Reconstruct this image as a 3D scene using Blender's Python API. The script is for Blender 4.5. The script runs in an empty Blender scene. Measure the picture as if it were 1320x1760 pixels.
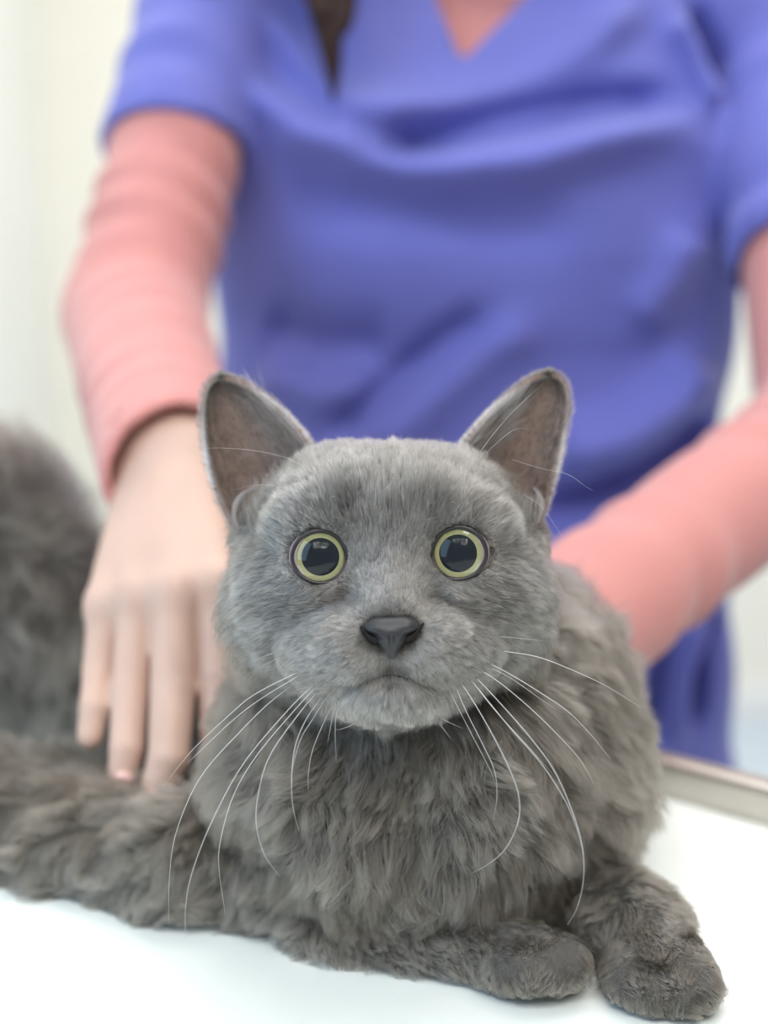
import bpy, math, random
import numpy as np
from mathutils import Matrix, Vector, kdtree

rng = np.random.default_rng(7)
random.seed(7)
scene = bpy.context.scene
COL = scene.collection

# ------------------------------------------------------------------ camera
F = 2200.0                      # focal length in pixels of the 1320 x 1760 frame
PITCH = math.atan(380.0 / F)    # looking slightly down
TZ = 0.90                       # table top height
CAM = np.array([0.0, 0.0, TZ + 0.225])
cp, sp = math.cos(PITCH), math.sin(PITCH)
# columns: right, up, toward camera
RM = np.array([[1, 0, 0], [0, sp, -cp], [0, cp, sp]], float)

cam_data = bpy.data.cameras.new('camera')
cam = bpy.data.objects.new('camera', cam_data)
COL.objects.link(cam)
M4 = Matrix([[RM[0, 0], RM[0, 1], RM[0, 2], CAM[0]], [RM[1, 0], RM[1, 1], RM[1, 2], CAM[1]],
             [RM[2, 0], RM[2, 1], RM[2, 2], CAM[2]], [0, 0, 0, 1]])
cam.matrix_world = M4
cam_data.sensor_fit = 'VERTICAL'
cam_data.sensor_height = 24.0
cam_data.lens = 24.0 * F / 1760.0
cam_data.clip_start = 0.01
cam_data.clip_end = 50
cam_data.dof.use_dof = True
cam_data.dof.focus_distance = 0.398
APERTURE = 0.0115
cam_data.dof.aperture_fstop = cam_data.lens / 1000.0 / APERTURE
scene.camera = cam

# ------------------------------------------------------------------ view, world, lights
scene.view_settings.view_transform = 'Standard'
scene.view_settings.look = 'None'
scene.view_settings.gamma = 1.0
scene.view_settings.use_curve_mapping = False
scene.view_settings.exposure = 0.0
scene.render.engine = 'CYCLES'
scene.cycles.use_denoising = True
scene.cycles.use_adaptive_sampling = True
scene.cycles.adaptive_threshold = 0.03
scene.cycles.max_bounces = 7
scene.cycles.diffuse_bounces = 4
scene.cycles.glossy_bounces = 3
scene.cycles.transparent_max_bounces = 12

world = bpy.data.worlds.new('world')
scene.world = world
world.use_nodes = True
bg = world.node_tree.nodes['Background']
bg.inputs[0].default_value = (1.0, 0.99, 0.97, 1)
bg.inputs[1].default_value = 0.42


def area_light(name, loc, target, sx, sy, power, color):
    l = bpy.data.lights.new(name, 'AREA')
    l.shape = 'RECTANGLE'
    l.size, l.size_y = sx, sy
    l.energy = power
    l.color = color
    o = bpy.data.objects.new(name, l)
    COL.objects.link(o)
    o.location = loc
    d = Vector(target) - Vector(loc)
    o.rotation_euler = d.to_track_quat('-Z', 'Y').to_euler()
    return o


# cool daylight from a tall window on the left, warm-white room light from the ceiling
area_light('window_daylight', (-1.0, -0.15, 1.55), (0.0, 0.5, 1.05), 0.8, 1.3, 10.5, (0.42, 0.70, 1.0))
area_light('ceiling_panel_light', (0.25, 1.0, 2.60), (0.2, 0.9, 0.9), 1.6, 1.2, 25.0, (1.0, 0.975, 0.94))
area_light('back_wall_fill', (0.7, 2.3, 2.60), (0.7, 2.7, 0.4), 2.0, 0.9, 27.0, (1.0, 0.98, 0.95))  # unseen fill, added and aimed to brighten the back wall

# ------------------------------------------------------------------ helpers


def K(px, py, d):
    """camera-frame point seen at a pixel at depth d"""
    return np.array([(px - 660.0) / F * d, -(py - 880.0) / F * d, -d])


def to_world(p):
    return np.asarray(p) @ RM.T + CAM


def to_cam(p):
    return (np.asarray(p) - CAM) @ RM


def W(px, py, d):
    return to_world(K(px, py, d))


def Q(px, py, Y):
    """world point where a pixel's ray meets the plane y = Y"""
    r = RM @ K(px, py, 1.0)
    return CAM + r * (Y / r[1])


def table_px(px, py):
    r = RM @ K(px, py, 1.0)
    return CAM + r * ((TZ - CAM[2]) / r[2])


def setp(o, label=None, cat=None, group=None, kind=None):
    if label: o['label'] = label
    if cat: o['category'] = cat
    if group: o['group'] = group
    if kind: o['kind'] = kind
    return o


def empty(name, loc, label, cat, group=None):
    o = bpy.data.objects.new(name, None)
    o.location = loc
    o.empty_display_size = 0.05
    COL.objects.link(o)
    return setp(o, label, cat, group)


def mesh_obj(name, V, faces, mat, parent=None, smooth=True):
    me = bpy.data.meshes.new(name)
    V = np.asarray(V, float)
    if parent is not None:
        V = V - np.array(world_loc(parent))
    if isinstance(faces, np.ndarray):
        n, k = faces.shape
        me.vertices.add(len(V))
        me.vertices.foreach_set('co', V.astype(np.float32).ravel())
        me.loops.add(n * k)
        me.loops.foreach_set('vertex_index', faces.astype(np.int32).ravel())
        me.polygons.add(n)
        me.polygons.foreach_set('loop_start', (np.arange(n) * k).astype(np.int32))
        me.update(calc_edges=True)
        me.validate()
    else:
        me.from_pydata([tuple(v) for v in V], [], [tuple(f) for f in faces])
        me.update()
    if smooth:
        me.polygons.foreach_set('use_smooth', np.ones(len(me.polygons), bool))
    if mat is not None:
        me.materials.append(mat)
    o = bpy.data.objects.new(name, me)
    COL.objects.link(o)
    if parent is not None:
        o.parent = parent
    return o


def world_loc(o):
    l = Vector(o.location)
    while o.parent is not None:
        o = o.parent
        l = l + Vector(o.location)
    return l


def box(name, lo, hi, mat, parent=None, bevel=0.0, ax=None, org=None):
    """box in an optional local frame ax (3 rows) at org"""
    import bmesh
    bm = bmesh.new()
    bmesh.ops.create_cube(bm, size=1.0)
    lo, hi = np.array(lo, float), np.array(hi, float)
    for v in bm.verts:
        c = (np.array(v.co) + 0.5) * (hi - lo) + lo
        v.co = Vector(c)
    if bevel > 0:
        bmesh.ops.bevel(bm, geom=list(bm.edges), offset=bevel, segments=3, profile=0.6, affect='EDGES')
    bm.verts.ensure_lookup_table()
    V = np.array([v.co[:] for v in bm.verts])
    if ax is not None:
        V = V @ np.array(ax) + np.array(org)
    Fc = [[v.index for v in f.verts] for f in bm.faces]
    bm.free()
    return mesh_obj(name, V, Fc, mat, parent, smooth=bevel > 0)


def catmull(P, n):
    P = np.asarray(P, float)
    if len(P) == 2:
        t = np.linspace(0, 1, n)[:, None]
        return P[0] * (1 - t) + P[1] * t
    Pp = np.vstack([2 * P[0] - P[1], P, 2 * P[-1] - P[-2]])
    out = []
    ts = np.linspace(0, len(P) - 1 - 1e-6, n)
    for t in ts:
        i = int(t); u = t - i
        a, b, c, d = Pp[i], Pp[i + 1], Pp[i + 2], Pp[i + 3]
        out.append(0.5 * (2 * b + (c - a) * u + (2 * a - 5 * b + 4 * c - d) * u * u + (3 * b - a - 3 * c + d) * u ** 3))
    return np.array(out)


def tube_geo(P, R, seg=8, flat=1.0, flat_axis=None):
    P = np.asarray(P, float); R = np.asarray(R, float)
    n = len(P)
    T = np.gradient(P, axis=0)
    T /= np.linalg.norm(T, axis=1)[:, None] + 1e-12
    ref = np.array([0, 0, 1.0]) if flat_axis is None else np.asarray(flat_axis, float)
    V = []
    for i in range(n):
        b = np.cross(T[i], ref)
        if np.linalg.norm(b) < 1e-4: b = np.cross(T[i], [1.0, 0, 0])
        b /= np.linalg.norm(b)
        c = np.cross(b, T[i])
        for k in range(seg):
            a = 2 * math.pi * k / seg
            V.append(P[i] + R[i] * (math.cos(a) * b + math.sin(a) * c * flat))
    Fc = []
    for i in range(n - 1):
        for k in range(seg):
            k2 = (k + 1) % seg
            Fc.append((i * seg + k, i * seg + k2, (i + 1) * seg + k2, (i + 1) * seg + k))
    Fc.append(tuple(range(seg))[::-1])
    Fc.append(tuple((n - 1) * seg + k for k in range(seg)))
    return np.array(V), Fc


# --- signed distance tools
def smin(a, b, k):
    h = np.clip(0.5 + 0.5 * (b - a) / k, 0, 1)
    return b * (1 - h) + a * h - k * h * (1 - h)


def smax(a, b, k):
    return -smin(-a, -b, k)


def ell(p, c, r, R=None):
    q = p - np.asarray(c, np.float32)
    if R is not None:
        q = q @ np.asarray(R, np.float32).T      # rows of R are the local axes
    r = np.asarray(r, np.float32)
    k0 = np.sqrt(((q / r) ** 2).sum(1))
    k1 = np.sqrt(((q / (r * r)) ** 2).sum(1)) + 1e-9
    return k0 * (k0 - 1) / k1


def cone(p, a, b, ra, rb):
    a = np.asarray(a, np.float32); b = np.asarray(b, np.float32)
    ab = b - a
    h = np.clip(((p - a) @ ab) / (ab @ ab), 0, 1)
    return np.sqrt(((p - a - h[:, None] * ab) ** 2).sum(1)) - (ra + (rb - ra) * h)


def polygonize(fn, lo, hi, h):
    """naive surface nets over a sparsely evaluated grid"""
    lo = np.asarray(lo, float); hi = np.asarray(hi, float)
    C = 4
    nb = np.ceil((hi - lo) / (h * C)).astype(int) + 1
    cx = [lo[a] + (np.arange(nb[a]) + 0.5) * h * C - 0.5 * h for a in range(3)]
    G = np.stack(np.meshgrid(*cx, indexing='ij'), -1).reshape(-1, 3).astype(np.float32)
    dc = np.concatenate([fn(G[i:i + 400000]) for i in range(0, len(G), 400000)])
    act = np.abs(dc) < h * C * 1.6
    n = nb * C
    full = np.repeat(np.repeat(np.repeat(dc.reshape(nb), C, 0), C, 1), C, 2).astype(np.float32)
    ai = np.argwhere(act.reshape(nb))
    off = np.stack(np.meshgrid(range(C), range(C), range(C), indexing='ij'), -1).reshape(-1, 3)
    for s in range(0, len(ai), 6000):
        idx = (ai[s:s + 6000, None, :] * C + off[None]).reshape(-1, 3)
        pts = (lo + idx * h).astype(np.float32)
        full[idx[:, 0], idx[:, 1], idx[:, 2]] = fn(pts)
    S = full
    sg = S < 0
    cells = np.zeros(tuple(x - 1 for x in S.shape), np.int8)
    for dx in (0, 1):
        for dy in (0, 1):
            for dz in (0, 1):
                cells += sg[dx:S.shape[0] - 1 + dx, dy:S.shape[1] - 1 + dy, dz:S.shape[2] - 1 + dz]
    mask = (cells > 0) & (cells < 8)
    ci = np.argwhere(mask)
    vid = -np.ones(cells.shape, np.int64)
    vid[mask] = np.arange(len(ci))
    acc = np.zeros((len(ci), 3)); cnt = np.zeros(len(ci))
    corners = [(0, 0, 0), (1, 0, 0), (0, 1, 0), (1, 1, 0), (0, 0, 1), (1, 0, 1), (0, 1, 1), (1, 1, 1)]
    edges = [(a, b) for a in range(8) for b in range(a + 1, 8) if bin(a ^ b).count('1') == 1]
    for a, b in edges:
        ca, cb = np.array(corners[a]), np.array(corners[b])
        ia, ib = ci + ca, ci + cb
        va = S[ia[:, 0], ia[:, 1], ia[:, 2]]; vb = S[ib[:, 0], ib[:, 1], ib[:, 2]]
        m = (va < 0) != (vb < 0)
        t = np.where(m, va / np.where(m, va - vb, 1), 0)[:, None]
        acc += np.where(m[:, None], ca + t * (cb - ca), 0)
        cnt += m
    V = lo + (ci + acc / cnt[:, None]) * h
    Fs = []
    for ax in range(3):
        a1, a2 = [(1, 2), (2, 0), (0, 1)][ax]
        sl0 = [slice(None)] * 3; sl1 = [slice(None)] * 3
        sl0[ax] = slice(0, -1); sl1[ax] = slice(1, None)
        s0, s1 = sg[tuple(sl0)], sg[tuple(sl1)]
        e = np.argwhere(s0 != s1)
        e = e[(e[:, a1] > 0) & (e[:, a2] > 0) & (e[:, a1] < S.shape[a1] - 1) & (e[:, a2] < S.shape[a2] - 1)]
        flip = s0[e[:, 0], e[:, 1], e[:, 2]]
        d1 = np.zeros(3, int); d1[a1] = 1
        d2 = np.zeros(3, int); d2[a2] = 1
        g = lambda q: vid[q[:, 0], q[:, 1], q[:, 2]]
        quad = np.stack([g(e - d1 - d2), g(e - d2), g(e), g(e - d1)], 1)
        quad[~flip] = quad[~flip][:, ::-1]
        Fs.append(quad)
    Fq = np.concatenate(Fs)
    Fq = Fq[(Fq >= 0).all(1)]
    return V, Fq


def relax(V, Fq, it=2, lam=0.5):
    e = np.vstack([Fq[:, [0, 1]], Fq[:, [1, 2]], Fq[:, [2, 3]], Fq[:, [3, 0]]])
    n = len(V)
    cnt = np.bincount(e[:, 0], minlength=n) + np.bincount(e[:, 1], minlength=n)
    for _ in range(it):
        S = np.zeros_like(V)
        for a in range(3):
            S[:, a] = np.bincount(e[:, 0], V[e[:, 1], a], n) + np.bincount(e[:, 1], V[e[:, 0], a], n)
        V = V + lam * (S / np.maximum(cnt, 1)[:, None] - V)
    return V


# --- materials
def new_mat(name):
    m = bpy.data.materials.new(name)
    m.use_nodes = True
    nt = m.node_tree
    b = nt.nodes['Principled BSDF']
    return m, nt, b


def srgb(r, g, b):
    f = lambda c: (c / 255 / 12.92) if c / 255 <= 0.04045 else ((c / 255 + 0.055) / 1.055) ** 2.4
    return (f(r), f(g), f(b), 1)


def simple(name, col, rough=0.6, spec=0.3, metal=0.0, noise=None, bump=None, coat=0.0, sheen=0.0, sss=None):
    m, nt, b = new_mat(name)
    b.inputs['Base Color'].default_value = col
    b.inputs['Roughness'].default_value = rough
    b.inputs['Specular IOR Level'].default_value = spec
    b.inputs['Metallic'].default_value = metal
    b.inputs['Coat Weight'].default_value = coat
    b.inputs['Coat Roughness'].default_value = 0.03
    b.inputs['Sheen Weight'].default_value = sheen
    if sss:
        b.inputs['Subsurface Weight'].default_value = sss[0]
        b.inputs['Subsurface Radius'].default_value = sss[1]
        b.inputs['Subsurface Scale'].default_value = sss[2]
    tc = nt.nodes.new('ShaderNodeTexCoord')
    if noise:
        sc, amt = noise[0], noise[1]
        n = nt.nodes.new('ShaderNodeTexNoise'); n.inputs['Scale'].default_value = sc
        n.inputs['Detail'].default_value = 4
        nt.links.new(tc.outputs['Object'], n.inputs['Vector'])
        mr = nt.nodes.new('ShaderNodeMapRange')
        mr.inputs['From Min'].default_value = 0.3; mr.inputs['From Max'].default_value = 0.7
        mr.inputs['To Min'].default_value = 1 - amt; mr.inputs['To Max'].default_value = 1 + amt
        nt.links.new(n.outputs['Fac'], mr.inputs['Value'])
        mx = nt.nodes.new('ShaderNodeVectorMath'); mx.operation = 'SCALE'
        mx.inputs[0].default_value = col[:3]
        nt.links.new(mr.outputs[0], mx.inputs['Scale'])
        nt.links.new(mx.outputs[0], b.inputs['Base Color'])
    if bump:
        n = nt.nodes.new('ShaderNodeTexNoise'); n.inputs['Scale'].default_value = bump[0]
        n.inputs['Detail'].default_value = 3
        nt.links.new(tc.outputs['Object'], n.inputs['Vector'])
        bp = nt.nodes.new('ShaderNodeBump'); bp.inputs['Strength'].default_value = bump[1]
        bp.inputs['Distance'].default_value = bump[2]
        nt.links.new(n.outputs['Fac'], bp.inputs['Height'])
        nt.links.new(bp.outputs[0], b.inputs['Normal'])
    return m


MT = {}
MT['wall'] = simple('cream_wall_paint', srgb(241, 238, 227), 0.9, 0.2, noise=(3, 0.015))
MT['wall_left'] = simple('white_wall_paint', srgb(236, 237, 232), 0.9, 0.2, noise=(3, 0.015))
MT['floor'] = simple('pale_grey_vinyl_floor', srgb(196, 208, 220), 0.4, 0.4, noise=(8, 0.04))
MT['ceiling'] = simple('white_ceiling_paint', srgb(240, 240, 238), 0.9, 0.2)
MT['table'] = simple('white_table_laminate', srgb(224, 229, 226), 0.55, 0.3, noise=(18, 0.012), bump=(9, 0.25, 0.01))
MT['steel'] = simple('brushed_steel', (0.62, 0.59, 0.55, 1), 0.32, 0.5, metal=0.85, noise=(40, 0.05))
MT['scrub'] = simple('periwinkle_scrub_cotton', srgb(106, 110, 186), 0.75, 0.25, sheen=0.2, noise=(25, 0.03), bump=(300, 0.1, 0.001))
MT['pink'] = simple('salmon_pink_jersey', srgb(203, 138, 133), 0.8, 0.2, sheen=0.3, noise=(25, 0.03))
MT['skin'] = simple('skin', srgb(200, 169, 154), 0.5, 0.35, noise=(40, 0.05), sss=(0.2, (1, 0.45, 0.3), 0.005))
MT['nail'] = simple('fingernail_pink', srgb(240, 196, 190), 0.25, 0.5, coat=0.4)
MT['hair'] = simple('dark_brown_hair', srgb(44, 26, 22), 0.6, 0.2, noise=(90, 0.4))
MT['pants'] = simple('navy_trouser_cotton', srgb(70, 74, 140), 0.8, 0.2)
MT['shoe'] = simple('white_clog_rubber', srgb(225, 225, 225), 0.5, 0.4)
MT['eyewhite'] = simple('human_eye_white', srgb(235, 232, 228), 0.2, 0.5)
MT['lips'] = simple('lips', srgb(196, 110, 104), 0.4, 0.4)

# ------------------------------------------------------------------ the room
def plane(name, pts, mat, kind='structure', thick=None):
    o = mesh_obj(name, pts, [tuple(range(len(pts)))], mat, smooth=False)
    return setp(o, kind=kind)

XL, XR, YB, YF, ZC = -0.862, 3.4, 3.3, -2.6, 2.7
setp(box('floor', (XL - .1, YF, -.06), (XR, YB + .1, 0), MT['floor']), kind='structure')
setp(box('wall_back', (XL - .1, YB, 0), (XR, YB + .1, ZC), MT['wall']), kind='structure')
setp(box('wall_left', (XL - .1, .55, 0), (XL, YB, ZC), MT['wall_left']), kind='structure')
setp(box('ceiling', (XL - .1, YF, ZC), (XR, YB + .1, ZC + .06), MT['ceiling']), kind='structure')
setp(box('baseboard_back', (XL, YB - .012, 0), (XR, YB, .09), MT['ceiling'], bevel=.003), kind='structure')

m, nt, b = new_mat('lamp_glow')
b.inputs['Emission Color'].default_value = (1, .97, .92, 1)
b.inputs['Emission Strength'].default_value = 210
MT['lamp'] = m
MT['lamp_trim'] = simple('white_lamp_trim', srgb(235, 235, 235), 0.4, 0.4)


def ring_geo(c, r0, r1, z0, z1, n=32):
    V = []; Fc = []
    for k in range(n):
        a = 2 * math.pi * k / n
        for r, z in ((r0, z0), (r1, z0), (r1, z1), (r0, z1)):
            V.append((c[0] + r * math.cos(a), c[1] + r * math.sin(a), z))
    for k in range(n):
        k2 = (k + 1) % n
        for j in range(4):
            j2 = (j + 1) % 4
            Fc.append((k * 4 + j, k2 * 4 + j, k2 * 4 + j2, k * 4 + j2))
    return np.array(V), Fc


dl = None
DLAB = ['nearest the camera', 'in the middle row', 'in the far row']
for iy, yy in enumerate((-1.35, -0.95, -0.55)):
    for ix, xx in enumerate((-0.55, -0.1, 0.35, 0.8)):
        if dl is None:
            dl = empty('ceiling_downlight', (xx, yy, ZC), '', 'ceiling light')
            V, Fc = ring_geo((xx, yy), .045, .062, ZC - .012, ZC - .0005)
            mesh_obj('trim_ring', V, Fc, MT['lamp_trim'], dl)
            V, Fc = ring_geo((xx, yy), .0005, .045, ZC - .008, ZC - .002)
            mesh_obj('lamp_disc', V, Fc, MT['lamp'], dl)
            o = dl; kids = list(dl.children) if dl.children else [c for c in COL.objects if c.parent == dl]
        else:
            o = dl.copy(); COL.objects.link(o); o.location = (xx, yy, ZC)
            for c in kids:
                cc = c.copy(); COL.objects.link(cc); cc.parent = o
        setp(o, 'small round white ceiling downlight %s, %s of its row' % (DLAB[iy], ['first from the window', 'second from the window', 'third from the window', 'farthest from the window'][ix]),
             'ceiling light', 'round downlights in the ceiling')

# ------------------------------------------------------------------ exam table
A = table_px(1110, 1357); B = table_px(1320, 1417)
e = (B - A); e[2] = 0; e /= np.linalg.norm(e)      # along the rear edge, toward the right front
nrm = np.array([-e[1], e[0], 0.0])                  # away from the camera
AX = np.array([e, nrm, [0, 0, 1.0]])
org = np.array([A[0], A[1], 0.0])
tbl = empty('examination_table', tuple(org - nrm * .25 + [0, 0, 0]), 'white topped examination table with raised steel rim, the grey cat lying on it', 'table')
L0, L1, WD = -0.62, 0.75, 0.56
o = box('tabletop', (L0, -WD, TZ - .03), (L1, 0, TZ), MT['table'], tbl, .003, AX, org)
# raised steel rim along the rear edge and its ends: a profile swept along
def rim_geo(p0, p1, inward):
    prof = [(0, -.035), (0, .0125), (.0015, .0148), (.0045, .0160), (.0115, .0160), (.014, .0145), (.015, .012), (.015, -.035)]
    V = []
    for P in (p0, p1):
        for a, z in prof:
            q = P - inward * a
            V.append((q[0], q[1], TZ + z))
    n = len(prof)
    Fc = [(i, (i + 1) % n, (i + 1) % n + n, i + n) for i in range(n)]
    Fc += [tuple(range(n))[::-1], tuple(range(n, 2 * n))]
    return np.array(V), Fc
c00 = org + e * L0; c10 = org + e * L1
V, Fc = rim_geo(c00 - e * .015, c10 + e * .015, -nrm)
mesh_obj('rim', V, Fc, MT['steel'], tbl, smooth=False)
for s, nm in ((L0, -1), (L1, 1)):
    q = org + e * s
    V, Fc = rim_geo(q, q - nrm * WD, -e * nm)
    mesh_obj('rim', V, Fc, MT['steel'], tbl, smooth=False)
box('under_frame', (L0 + .08, -WD + .08, TZ - .09), (L1 - .08, -.08, TZ - .032), MT['steel'], tbl, .004, AX, org)
box('pedestal', (-.12, -WD / 2 - .09, .05), (.24, -WD / 2 + .09, TZ - .09), MT['steel'], tbl, .01, AX, org)
box('foot_plate', (-.3, -WD / 2 - .22, 0), (.42, -WD / 2 + .22, .05), MT['steel'], tbl, .01, AX, org)

# ------------------------------------------------------------------ the person
SL, SR = Q(380, -52, .95), Q(1335, 60, .95)
EL, ER = W(232, 545, .80), W(1425, 740, .77)
WL, WR = W(292, 790, .605), W(930, 1115, .60)
CX = 0.074
_z = np.array([.62, .72, .80, .90, 1.00, 1.08, 1.15, 1.22, 1.30, 1.36, 1.40])
_hw = np.array([.195, .200, .198, .194, .189, .193, .196, .195, .180, .120, .06])
_fy = np.array([.870, .868, .872, .876, .884, .880, .858, .850, .874, .905, .93])
_cx = np.array([.078, .078, .076, .074, .068, .070, .070, .070, .072, .072, .072])
HB = .112


def torso(p, infl=0.0):
    z = p[:, 2]
    a = np.interp(z, _z, _hw) + infl
    cx = np.interp(z, _z, _cx)
    fy = np.interp(z, _z, _fy)
    b = np.full_like(a, HB) + infl
    b = b * np.interp(z, [1.22, 1.38, 1.42], [1, .7, .45])
    cy = fy + HB
    q = (np.abs((p[:, 0] - cx) / a) ** 2.5 + np.abs((p[:, 1] - cy) / b) ** 2.5) ** (1 / 2.5)
    d = (q - 1) * np.minimum(a, b) * .9
    return d


def torso_c(p, infl=0.0, zlo=.70):
    d = torso(p, infl)
    d = smax(d, p[:, 2] - (1.385 + infl), .02)
    d = smax(d, zlo - p[:, 2], .006)
    sh = cone(p, SL, [CX, .96, 1.375], .050 + infl, .055 + infl)
    sh = smin(sh, cone(p, SR, [CX, .96, 1.36], .050 + infl, .055 + infl), .02)
    return smin(d, sh, .03)


def along(p, a, b):
    ab = np.asarray(b) - np.asarray(a)
    L = np.linalg.norm(ab)
    return ((p - a) @ (ab / L)), L


def chain(p, pts, rs, k=.002):
    d = None
    for i in range(len(pts) - 1):
        c = cone(p, pts[i], pts[i + 1], rs[i], rs[i + 1])
        d = c if d is None else smin(d, c, k)
    return d


def hand_l(p):
    kn = [W(184, 1040, .549), W(238, 1025, .541), W(300, 1015, .536), (W(372, 1005, .540))]
    wr = [W(258, 800, .612), W(275, 795, .606), W(300, 790, .603), W(328, 790, .605)]
    d = cone(p, WL + (WL - WL) , W(298, 900, .578), .022, .016)
    d = smin(d, cone(p, EL + (WL - EL) * .75, W(275, 790, .606), .022, .0195), .012)
    d = smin(d, cone(p, EL + (WL - EL) * .75, W(312, 790, .606), .022, .0195), .012)
    for a, b, r in zip(wr, kn, (.0095, .0100, .0105, .0105)):
        d = smin(d, cone(p, a, b, .014, r), .010)
    F_ = [([kn[0], W(171, 1150, .540), W(163, 1215, .529), W(155, 1265, .525)], [.0082, .0071, .0064, .0056]),
          ([kn[1], W(224, 1185, .529), W(219, 1285, .519), W(210, 1345, .516)], [.0088, .0079, .0073, .0062]),
          ([kn[2], W(297, 1185, .524), W(290, 1305, .511), W(264, 1378, .508)], [.0096, .0093, .0084, .0067]),
          ([kn[3], W(374, 1160, .530), W(375, 1255, .524), W(371, 1305, .523)], [.0092, .0083, .0076, .0064])]
    f = None
    for pts, rs in F_:
        c = chain(p, pts, rs, .0012)
        f = c if f is None else smin(f, c, .0012)
    d = smin(d, f, .006)
    th = chain(p, [W(318, 850, .605), W(405, 985, .600), W(440, 1090, .585), W(452, 1165, .575)], [.017, .012, .0098, .0078], .006)
    return smin(d, th, .010)


def hand_r(p):
    kn = [W(855, 1105, .645), W(843, 1133, .632), W(838, 1165, .620), W(843, 1195, .610)]
    d = cone(p, WR, W(880, 1142, .618), .020, .015)
    d = smin(d, cone(p, WR + (ER - WR) * .2, WR, .024, .021), .01)
    for a in kn:
        d = smin(d, cone(p, WR, a, .016, .010), .010)
    tips = [[W(820, 1125, .660), W(795, 1150, .668), W(780, 1170, .668)],
            [W(795, 1150, .648), W(762, 1176, .655), W(746, 1195, .655)],
            [W(788, 1180, .635), W(750, 1205, .640), W(735, 1222, .640)],
            [W(798, 1215, .622), W(765, 1235, .625), W(750, 1248, .624)]]
    f = None
    for a, t, s in zip(kn, tips, (.85, .95, 1.0, .95)):
        c = chain(p, [a] + t, [.0095 * s, .0088 * s, .0080 * s, .0066 * s], .003)
        f = c if f is None else smin(f, c, .0012)
    d = smin(d, f, .006)
    th = chain(p, [W(900, 1160, .605), W(855, 1225, .595), W(825, 1255, .590)], [.014, .0105, .0085], .005)
    return smin(d, th, .009)


HC = np.array([CX, .905, 1.565])
HIPL, HIPR = np.array([CX - .09, .985, .84]), np.array([CX + .09, .985, .84])
KNL, KNR = np.array([CX - .10, .965, .47]), np.array([CX + .10, .965, .47])
ANL, ANR = np.array([CX - .105, 1.0, .09]), np.array([CX + .105, 1.0, .09])


def body_f(p):
    d = torso_c(p, -.038, .78)
    for s, eb, w in ((SL, EL, WL), (SR, ER, WR)):
        d = smin(d, cone(p, s, eb, .043, .034), .02)
        d = smin(d, cone(p, eb, eb + (w - eb) * .85, .034, .024), .01)
    for h, k_, a in ((HIPL, KNL, ANL), (HIPR, KNR, ANR)):
        d = smin(d, cone(p, h, k_, .078, .052), .02)
        d = smin(d, cone(p, k_, a, .052, .036), .01)
    d = smin(d, cone(p, [CX, .965, 1.36], [CX, .935, 1.48], .054, .050), .025)
    hd = ell(p, HC, (.072, .092, .098))
    hd = smin(hd, ell(p, HC + [0, -.035, -.045], (.050, .055, .060)), .03)
    hd = smin(hd, cone(p, HC + [0, -.088, .012], HC + [0, -.108, -.018], .008, .012), .012)
    for s in (-1, 1):
        hd = smax(hd, -(np.sqrt(((p - (HC + [s * .031, -.098, .012])) ** 2).sum(1)) - .015), .012)
        hd = smin(hd, ell(p, HC + [s * .073, .005, -.005], (.010, .018, .030)), .008)
    return smin(d, hd, .02)


bodyloc = (CX, .99, 0)
person = empty('person', bodyloc, 'person in periwinkle scrub top over salmon long sleeves, one hand resting on the cat', 'person')


def join_geo(parts):
    Vs, Fs, o = [], [], 0
    for V, Fq in parts:
        Vs.append(V); Fs.append(Fq + o); o += len(V)
    return np.vstack(Vs), np.vstack(Fs)


g1 = polygonize(body_f, (-.30, .50, .02), (.42, 1.14, 1.69), .008)
allh = lambda pts: (np.min(pts, 0), np.max(pts, 0))
g2 = polygonize(hand_l, *(allh(np.array([W(120, 740, .64), W(480, 1400, .50), W(480, 740, .50), W(120, 1400, .62), EL + (WL - EL) * .7]))), .0016)
g3 = polygonize(hand_r, *(allh(np.array([W(690, 1040, .69), W(1080, 1300, .56), W(700, 1300, .56), W(1080, 1000, .67), ER + (WR - ER) * .75]))), .0022)
g1 = (relax(g1[0], g1[1], 2), g1[1]); g2 = (relax(g2[0], g2[1], 2), g2[1]); g3 = (relax(g3[0], g3[1], 2), g3[1])
V, Fq = join_geo([g1, g2, g3])
mesh_obj('body', V, Fq, MT['skin'], person)

# fingernails of the near hand
for a, b, w in (((216, 1326, .5098), (209, 1356, .5118), .0044), ((270, 1360, .5018), (258, 1390, .5035), .0050), ((371, 1284, .5170), (369, 1318, .5175), .0048)):
    pa, pb = W(*a), W(*b)
    c = (pa + pb) / 2
    y = (pb - pa); hl = np.linalg.norm(y) / 2; y /= hl * 2
    vdir = c - CAM; vdir /= np.linalg.norm(vdir)
    x = np.cross(y, vdir); x /= np.linalg.norm(x); zz = np.cross(x, y)
    Rn = np.array([x, y, zz])
    V, Fq = polygonize(lambda p: ell(p, c, (w, hl, .0014), Rn), c - .012, c + .012, .0008)
    mesh_obj('fingernail', V, Fq, MT['nail'], person)


# --- pink long-sleeved shirt under the scrub top
def wrinkle(p, a, b, lam, amp, ph=0.0):
    s, L = along(p, a, b)
    ab = (np.asarray(b) - np.asarray(a)) / L
    r = p - np.asarray(a) - s[:, None] * ab
    th = np.arctan2(r[:, 2], r[:, 0])
    w = np.sin(2 * np.pi * s / lam + 1.6 * np.sin(th + ph) + 1.1 * np.sin(s * 60 + ph)) * (0.6 + .4 * np.sin(2 * th + s * 40 + ph))
    return amp * w * np.clip(s / .04, 0, 1) * np.clip((L - s - .012) / .03, 0, 1)


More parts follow.
